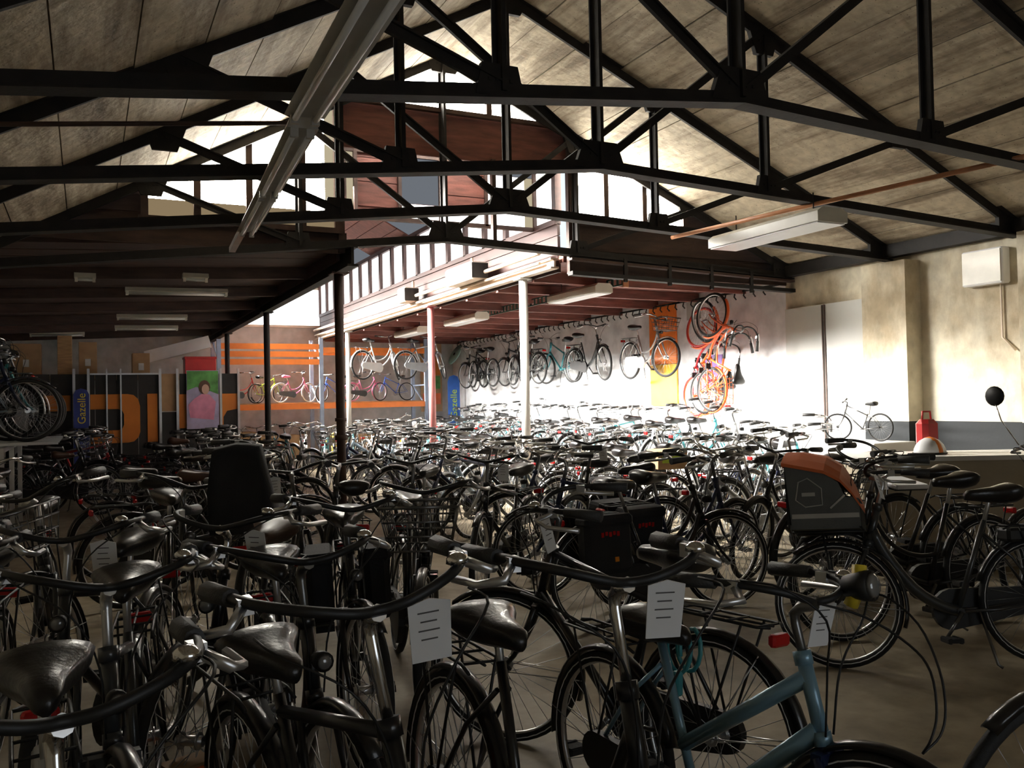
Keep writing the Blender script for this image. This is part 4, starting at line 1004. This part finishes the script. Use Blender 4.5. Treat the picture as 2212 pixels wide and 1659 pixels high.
# ================================================================== WALL DISPLAY
pl = tag(empty('display_platform', (0, 0, 0)), 'low white platform under the wall bicycles', 'platform')
add('deck', MB().box((8.235, 15.35, .235), (1.85, 11.3, .03)), 'desktop', pl)
add('riser', MB().box((7.35, 15.35, .11), (.03, 11.4, .22)), 'desktop', pl); add('riser', MB().box((9.1, 15.35, .11), (.03, 11.3, .22)), 'desktop', pl)
for k in range(6): add('bearer', MB().box((8.225, 9.9 + 2.15 * k, .11), (1.7, .04, .22)), 'wood', pl)
hung = [(20.3, 8.95, 90, 'gent', GRY, 'dark bicycle hanging at the far end of the white wall'), (19.2, 8.68, 92, 'mtb', BLK, 'black sports bicycle hanging second from the far end of the white wall'),
        (18.0, 8.95, 88, 'gent', BLK, 'black bicycle hanging third from the far end of the white wall'), (16.9, 8.68, 93, 'oma', GRY, 'grey bicycle hanging fourth from the far end of the white wall'),
        (15.9, 8.95, 90, 'mtb', TEA, 'teal sports bicycle hanging in the middle of the white wall'), (14.62, 8.80, -90, 'low', GRY, 'graphite bicycle hanging just left of the orange wall panel'),
        (12.75, 8.86, -92, 'oma', SIL, 'silver bicycle with basket hanging before the orange wall panel')]
for i, (y, x, hd, k, rl, lab) in enumerate(hung):
    bike(x, y, hd, k, rl, lab, 'bicycles hanging on the white wall', z=1.84, lean=0, steer=(-8 if i % 2 else 10), lvl=1, extras=(('basket',) if i == 6 else ()))
op = tag(empty('wall_panel', (XW, 12.62, 0)), 'tall orange and yellow panel on the white wall', 'panel')
add('board', MB().box((-.02, 0, 2.62), (.03, .78, 1.06)), 'orange', op); add('board', MB().box((-.02, 0, 1.72), (.03, .78, .72)), mat('amber_panel', (.85, .45, .04), .4), op)
# orange bicycles hung nose-up
def nose_up(x, y, z, roll):
    # local x (forward) -> up, local z (up) -> along the wall
    m = Matrix(((0, 1, 0), (0, 0, -1), (1, 0, 0))).to_4x4()
    m = Matrix(((0, -1, 0), (0, 0, 1), (1, 0, 0))).to_4x4() if roll < 0 else m
    return Matrix.Translation((x, y, z)) @ Matrix.Rotation(R(abs(roll)), 4, 'X') @ m
ORB = dict(ORA); ORB['tire'] = 'rubber'
ORR = dict(ORA); ORR['tire'] = 'red'; ORR['frame'] = 'red'; ORR['rim'] = 'bikeorange'
bike(0, 0, 0, 'oma', ORR, 'red tyred orange bicycle hung nose-up, farthest of the orange ones', 'orange bicycles hung on the wall', skip=('chain_case',), world=nose_up(8.98, 11.75, 2.02, 8), steer=12, lvl=1)
bike(0, 0, 0, 'gent', ORA, 'orange bicycle hung nose-up between the other two orange ones', 'orange bicycles hung on the wall', skip=('chain_case',), world=nose_up(8.72, 11.25, 2.05, 4), steer=-10, lvl=1)
bike(0, 0, 0, 'oma', ORB, 'black tyred orange bicycle hung nose-up, nearest the grey doors', 'orange bicycles hung on the wall', skip=('chain_case',), world=nose_up(8.45, 10.75, 2.08, 2), steer=8, lvl=1)
tag(add('purple_poster', MB().box((XW - .012, 11.3, 1.9), (.02, .5, .55)), 'purple'), 'purple poster on the white wall behind the orange bicycles', 'poster')
tag(add('grey_panel', MB().box((XW - .015, 11.75, 2.95), (.02, .35, .3)), 'fixgrey'), 'grey square panel left of the orange bicycles', 'panel')
# far right corner: wheel disc, posters and blue banner
wd_ = tag(empty('wheel_disc', (9.05, 21.9, 2.78)), 'teal wheel disc hanging in the far right corner', 'wheel')
add('disc', MB().lathe([(.005, 0), (.30, .0), (.30, .03), (.005, .04)], 24, (0, 0, 0), Matrix.Rotation(R(-60), 3, 'Y')), mat('pale_teal', (.28, .52, .50), .5), wd_); add('hub', MB().lathe([(.04, 0), (.04, .06), (.005, .07)], 10, (0, 0, 0), Matrix.Rotation(R(-60), 3, 'Y')), 'blackmatt', wd_)
ps = tag(empty('tall_poster', (8.55, YB - .03, 0)), 'tall orange and green poster beside the blue banner', 'poster')
add('print', MB().box((0, 0, 2.2), (.62, .012, 1.9)), 'card', ps); add('orange_field', MB().box((.02, -.012, 2.5), (.5, .008, .5)), 'panelorange', ps); add('green_field', MB().box((.05, -.012, 2.05), (.4, .008, .35)), 'printgreen', ps); add('orange_field', MB().box((.0, -.012, 1.6), (.52, .008, .3)), 'bikeorange', ps)
bf = tag(empty('blue_banner', (8.85, 21.6, 0)), 'bright blue upright banner with yellow lettering near the far wall corner', 'banner')
add('cloth', MB().prism([(-.17, .6), (.17, .6), (.17, 2.05), (.12, 2.18), (0, 2.22), (-.12, 2.18), (-.17, 2.05)], -.01, .01), 'blueflag', bf)
add('lettering', text_mesh('Gazelle', .26), 'lime', bf, Matrix.Translation((0, -.014, 1.45)) @ Matrix.Rotation(R(90), 4, 'X') @ Matrix.Rotation(R(90), 4, 'Z'))
add('stand', MB().box((0, 0, .04), (.36, .24, .08)).tube([(0, .02, .07), (0, .02, 2.2)], .012, 6), 'alu', bf)

# ================================================================== RACKING AT THE FAR END
rk = tag(empty('pallet_racking', (0, 0, 0)), 'orange and blue pallet racking along the back wall', 'racking')
YR = 20.6
for x in (2.72, 5.05, 7.7):
    for y in (YR, YR + 1.0): add('upright', MB().box((x, y, 1.55), (.09, .07, 3.1)), 'bluesteel', rk)
    br = MB()
    for k in range(5): br.beam((x, YR, .3 + .55 * k), (x, YR + 1.0, .3 + .55 * (k + (1 if k % 2 == 0 else 0))), .03, .03)
    add('bracing', br, 'bluesteel', rk)
for (xa, xb) in ((2.77, 5.0), (5.1, 7.65)):
    for y in (YR, YR + 1.0): add('beam', MB().box(((xa + xb) / 2, y, 1.47), (xb - xa, .05, .13)), 'orange', rk)
    for k in range(4): add('shelf_board', MB().box(((xa + xb) / 2, YR + .16 + .23 * k, 1.55), (xb - xa, .21, .025)), 'wood', rk)
for z in (2.88, 2.70, 2.52): add('beam', MB().box((3.88, YR - .01, z), (2.23, .05, .13)), 'orange', rk)
add('beam', MB().box((6.38, YR, 2.80), (2.55, .05, .13)), 'orange', rk); add('beam', MB().box((6.38, YR + 1.0, 2.80), (2.55, .05, .13)), 'orange', rk)
KID = [roles('pink', guard='white', bar='chrome', tire='white', saddle='pink'), roles('red', guard='white', bar='chrome', saddle='blackmatt'), roles('white', guard='pink', bar='chrome', tire='white'), roles('blue', guard='blue', bar='chrome'), roles('lime', guard='blackmatt', bar='blackmatt'), roles('pink', guard='pink', bar='chrome', tire='pink')]
kn = ['pink and white', 'red', 'white', 'blue', 'lime green', 'all pink']
for i, (x, k, hd) in enumerate(((3.25, 1, 20), (3.8, 4, 35), (4.45, 0, 15), (5.55, 3, 200), (6.2, 5, 10), (7.05, 3, 190))):
    lab = ['small red children bicycle on the orange shelf', 'small green children bicycle on the orange shelf', 'pink and white children bicycle on the left half of the orange shelf', 'blue children bicycle left of the pink tyred one on the shelf', 'children bicycle with pink tyres on the right half of the orange shelf', 'blue children bicycle at the right end of the orange shelf'][i]
    bike(x, YR + .45, hd, ['oma', 'mtb'][i % 2], KID[k], lab, 'children bicycles on the orange shelf', z=1.563, lean=3, steer=15, lvl=0, scale=.68)
bike(6.15, YR - .92, 25, 'oma', WHI, 'pale bicycle hung high before the racking, left of two', 'bicycles hung before the racking', z=2.05, lean=0, steer=40, lvl=0)
bike(7.25, YR - .92, 15, 'gent', SIL, 'silver bicycle hung high before the racking, right of two', 'bicycles hung before the racking', z=2.05, lean=0, steer=45, lvl=0)
# goods below and above the shelf
for i, (x, w_, h) in enumerate(((3.2, .7, .9), (4.1, .9, .8), (6.1, .9, .75))):
    o = tag(empty('carton', (x, YR + .5, 0)), ['tall beige carton under the left end of the orange shelf', 'wide beige carton under the orange shelf', 'beige carton under the right bay of the orange shelf'][i], 'box')
    add('body', MB().box((0, 0, h / 2), (w_, .7, h)), 'card', o); add('tape', MB().box((0, 0, h + .002), (.06, .7, .004)), 'cream', o)

# ================================================================== BLACK AND ORANGE PARTITION
pt = tag(empty('display_partition', (0, 18.0, 0)), 'black partition of boards with huge orange letters and silver posts', 'partition')
bw = 0.37
for k in range(10):
    x = -.95 + bw * (k + .5)
    if 1.3 < x < 1.6: add('board', MB().box((x, .03, 1.8), (bw - .01, .03, .72)), 'card', pt); add('board', MB().box((x, .03, .72), (bw - .01, .03, 1.4)), 'panelblack', pt); continue
    add('board', MB().box((x, .03, 1.08), (bw - .008, .03, 2.16)), 'panelblack', pt)
def letter(poly): add('orange_letter', MB().prism(poly, -.006, .016), 'panelorange', pt)
def rc(x0, z0, x1, z1): return [(x0, z0), (x1, z0), (x1, z1), (x0, z1)]
letter(rc(-.75, 1.48, -.25, 1.77))
outer = [(.08, .86), (.72, .86), (.82, .88), (.90, .96), (.93, 1.06), (.93, 1.55), (.90, 1.68), (.82, 1.76), (.72, 1.78), (.08, 1.78)]
inner = [(.08, 1.50), (.55, 1.50), (.62, 1.47), (.65, 1.40), (.65, 1.20), (.62, 1.13), (.55, 1.10), (.08, 1.10)]
letter(outer + inner)
letter(rc(1.06, .86, 1.24, 1.78)); letter(rc(1.62, 1.1, 1.76, 1.76)); letter([(2.36, 1.05), (2.45, 1.05), (2.45, 1.3), (2.52, 1.42), (2.75, 1.46), (2.75, 1.76), (2.36, 1.76)])
for x in (-.19, .05, .36, .60, 1.29, 1.60, 2.40, 2.74): add('post', MB().box((x, -.03, 1.13), (.045 if x not in (.36, .60) else .025, .03, 2.26)), 'alu', pt)
add('top_rail', MB().box((.68, -.02, 2.16), (1.2, .02, .03)), 'alu', pt)
bn = tag(empty('blue_banner', (-.07, 17.75, 0)), 'dark blue upright banner lettered Gazelle in yellow', 'banner')
add('cloth', MB().prism([(-.13, .3), (.13, .3), (.13, 1.78), (.09, 1.86), (0, 1.89), (-.09, 1.86), (-.13, 1.78)], -.008, .008), 'bannerblue', bn)
add('lettering', text_mesh('Gazelle', .19), 'yellow', bn, Matrix.Translation((0.01, -.012, 1.52)) @ Matrix.Rotation(R(90), 4, 'X') @ Matrix.Rotation(R(90), 4, 'Z'))
add('stand', MB().box((0, .03, .04), (.36, .3, .08)).tube([(0, .025, .06), (0, .025, 1.86)], .012, 6), 'alu', bn)
po = tag(empty('poster', (2.06, 17.945, 1.65)), 'colour poster of a person in pink before greenery', 'poster')
add('sheet', MB().box((0, 0, 0), (.60, .012, 1.14)), 'printlilac', po)
add('foliage_print', MB().prism([(-.29, .18), (-.12, .25), (.05, .2), (.29, .1), (.29, .56), (-.29, .56)], -.010, -.006), 'printgreen', po)
add('hair_print', MB().prism([(.03 + .11 * math.cos(a * PI / 6), .24 + .14 * math.sin(a * PI / 6)) for a in range(12)], -.013, -.009), 'hair', po)
add('face_print', MB().prism([(.05 + .07 * math.cos(a * PI / 6), .2 + .10 * math.sin(a * PI / 6)) for a in range(12)], -.016, -.012), 'skin', po)
add('clothes_print', MB().prism([(-.24, -.35), (.2, -.4), (.24, -.05), (.12, .10), (-.02, .11), (-.16, .02), (-.27, -.1)], -.013, -.009), 'print_pink', po)
# shelf of cartons behind and above the partition
sh = tag(empty('storage_shelf', (0, 0, 0)), 'high shelf of cartons behind the black partition', 'shelf')
add('deck', MB().box((.6, 19.2, 2.12), (4.0, 1.2, .06)), 'wood', sh)
for x in (-1.3, .6, 2.5):
    for y in (18.7, 19.7): add('leg', MB().box((x, y, 1.05), (.08, .08, 2.09)), 'steel', sh)
for i, (x, w_, h, m, lab) in enumerate(((-1.0, .5, .62, 'card', 'brown carton at the left end of the high shelf'), (-.35, .25, .78, 'wood', 'tall pale timber board standing on the high shelf'), (.05, .32, .66, 'card', 'upright carton with white sticker on the high shelf'), (1.0, .32, .45, 'card', 'smaller carton with white sticker right of the dark gap'), (2.12, .6, .34, 'red', 'red box on the right end of the high shelf'))):
    o = tag(empty('carton' if m == 'card' else ('timber_board' if m == 'wood' else 'red_box'), (x, 18.95, 2.15)), lab, 'box' if m != 'wood' else 'board')
    add('body', MB().cbox((0, 0, h / 2), (w_, .4, h), .006), m, o)
    if m == 'card': add('sticker', MB().box((0, -.203, h * .4), (.1, .004, .14)), 'paper', o)
    elif m == 'red': add('lid', MB().cbox((0, 0, h + .02), (w_ + .03, .43, .05), .01), 'red', o)
o = tag(empty('white_sheet', (1.6, 19.1, 2.35)), 'long white panel leaning on the high shelf', 'panel')
add('sheet', MB().beam((-.5, 0, .18), (.75, 0, .52), .04, .26), 'white', o); add('rim', MB().beam((-.5, -.01, .05), (.75, -.01, .39), .05, .02), 'fixgrey', o)

# ================================================================== TWO-TIER RACK AT THE LEFT
tr = tag(empty('bicycle_rack', (0, 0, 0)), 'two-tier steel bicycle rack at the left edge', 'rack')
for y in (10.3, 11.7, 13.1):
    add('upright', MB().box((-1.65, y, .75), (.06, .06, 1.5)), 'alu', tr); add('upright', MB().box((-.78, y, .55), (.05, .05, 1.1)), 'alu', tr)
for x, z in ((-1.65, 1.1), (-.78, 1.1)): add('rail', MB().box((x, 11.7, z), (.05, 2.9, .05)), 'alu', tr)
for k in range(5): add('gutter', MB().box((-1.12, 10.6 + .55 * k, 1.15), (1.7, .07, .03)), 'alu', tr)
for i, (rl, k) in enumerate(((NAV, 'gent'), (PALE, 'oma'), (TEA, 'mtb'), (SIL, 'gent'), (BLK, 'oma'))):
    bike(-1.22, 10.6 + .55 * i, (4, 174, 2, 182, 0)[i], k, rl, '%s bicycle on the upper tier of the left rack, %s from the viewer' % (NAMES[id(rl)], ORD[i]), 'bicycles on the upper tier', z=1.167, lean=0, steer=6, lvl=1, extras=(('bag',) if i == 9 else ()))
bike(0, 0, 0, 'gent', SIL, 'silver bicycle hung nose-up above the left rack', world=Matrix.Translation((-1.1, 10.05, 1.75)) @ Matrix.Rotation(R(-90), 4, 'Y'), steer=20, lvl=1)

# ================================================================== COUNTER AND THINGS ON THE RIGHT
ct_ = tag(empty('counter', (7.15, 5.15, 0), (0, 0, R(-28))), 'beige counter with white top near the right wall', 'counter')
add('front_panel', MB().box((0, -.33, .46), (2.3, .03, .90)), 'desk', ct_); add('side_panel', MB().box((-1.14, 0, .46), (.03, .66, .90)), 'desk', ct_); add('side_panel', MB().box((1.14, 0, .46), (.03, .66, .90)), 'desk', ct_)
add('worktop', MB().box((0, 0, .93), (2.4, .74, .04)), 'desktop', ct_); add('plinth', MB().box((0, -.30, .04), (2.26, .02, .08)), 'panelblack', ct_)
hm = tag(empty('cycle_helmet', (6.7, 5.3, .951)), 'white and orange cycle helmet on the beige counter', 'helmet')
def dome(rx, ry, rz, z0=0, n=14, k=5): return MB().loft([[Vector((rx * math.cos(t) * math.cos(2 * PI * j / n), ry * math.cos(t) * math.sin(2 * PI * j / n), z0 + rz * math.sin(t))) for j in range(n)] for t in [i * PI / 2 / k * .97 for i in range(k + 1)]], smooth=True)
add('shell', dome(.16, .12, .15), 'white', hm); add('stripe', dome(.10, .123, .152, .002), 'orange', hm); add('rim', MB().tube([(.16 * math.cos(a * PI / 8), .12 * math.sin(a * PI / 8), .01) for a in range(16)], .008, 5, closed=True), 'blackmatt', hm)
rb = tag(empty('red_bag', (6.92, 5.5, .951)), 'red bag standing on the beige counter', 'bag')
add('body', MB().cbox((0, 0, .15), (.2, .14, .3), .04), 'red', rb); add('handle', MB().tube([(-.06, 0, .29), (-.05, 0, .37), (.05, 0, .37), (.06, 0, .29)], .01, 6), 'red', rb)
cb = tag(empty('white_cabinet', (8.48, 7.62, 0)), 'white cabinet in front of the cream pilaster', 'cabinet')
add('body', MB().cbox((0, 0, .46), (.7, .9, .92), .01), 'white', cb)
for s in (-1, 1):
    d_ = add('door', MB().box((-.36, s * .22, .48), (.02, .42, .82)), 'desktop', cb); add('handle', MB().box((-.38, s * .05, .6), (.02, .015, .12)), 'alu', d_)
bike(8.46, 7.62, 100, 'mtb', roles('darkchrome', bar='black', tire='rubber', saddle='blackmatt', rim='darkchrome'), 'small dark children bicycle standing on the white cabinet', z=.922, lean=0, steer=25, lvl=0, scale=.5)
tb = tag(empty('white_tub', (7.75, 7.3, .0)), 'shallow pale tub on a stand near the cabinet', 'tub')
add('bowl', MB().loft([[Vector((rx * math.cos(2 * PI * j / 18), ry * math.sin(2 * PI * j / 18), z)) for j in range(18)] for z, rx, ry in ((.70, .2, .14), (.76, .34, .22), (.84, .40, .26), (.845, .38, .24), (.75, .3, .18))], smooth=True), 'white', tb)
add('stand', MB().tube([(-.12, 0, .0), (0, 0, .70)], .02, 6).tube([(.12, 0, 0), (0, 0, .70)], .02, 6), 'steel', tb)

# ================================================================== SMALL THINGS ON THE FLOOR
sb_ = tag(empty('salmon_bag', (.76, 2.36, 0)), 'salmon pink gathered sack standing on the floor between the front bicycles', 'bag')
rg_ = []
for z, r in ((.002, .10), (.05, .13), (.15, .125), (.26, .10), (.36, .06), (.40, .028), (.43, .045), (.46, .06)):
    rg_.append([Vector((r * (1 + .16 * math.cos(9 * 2 * PI * j / 36)) * math.cos(2 * PI * j / 36), r * (1 + .16 * math.cos(9 * 2 * PI * j / 36)) * math.sin(2 * PI * j / 36), z)) for j in range(36)])
add('sack', MB().loft(rg_, smooth=True), 'salmon', sb_); add('tie', MB().tube([(.034 * math.cos(a * PI / 6), .034 * math.sin(a * PI / 6), .40) for a in range(12)], .006, 5, closed=True), 'blackmatt', sb_)
ob_ = tag(empty('orange_carton', (.30, 3.2, 0), (0, 0, R(20))), 'small orange carton on the floor under the left foreground bicycles', 'box')
add('body', MB().cbox((0, 0, .14), (.16, .12, .28), .006), 'bikeorange', ob_); add('flap', MB().box((0, 0, .285), (.15, .11, .008)), 'card', ob_)
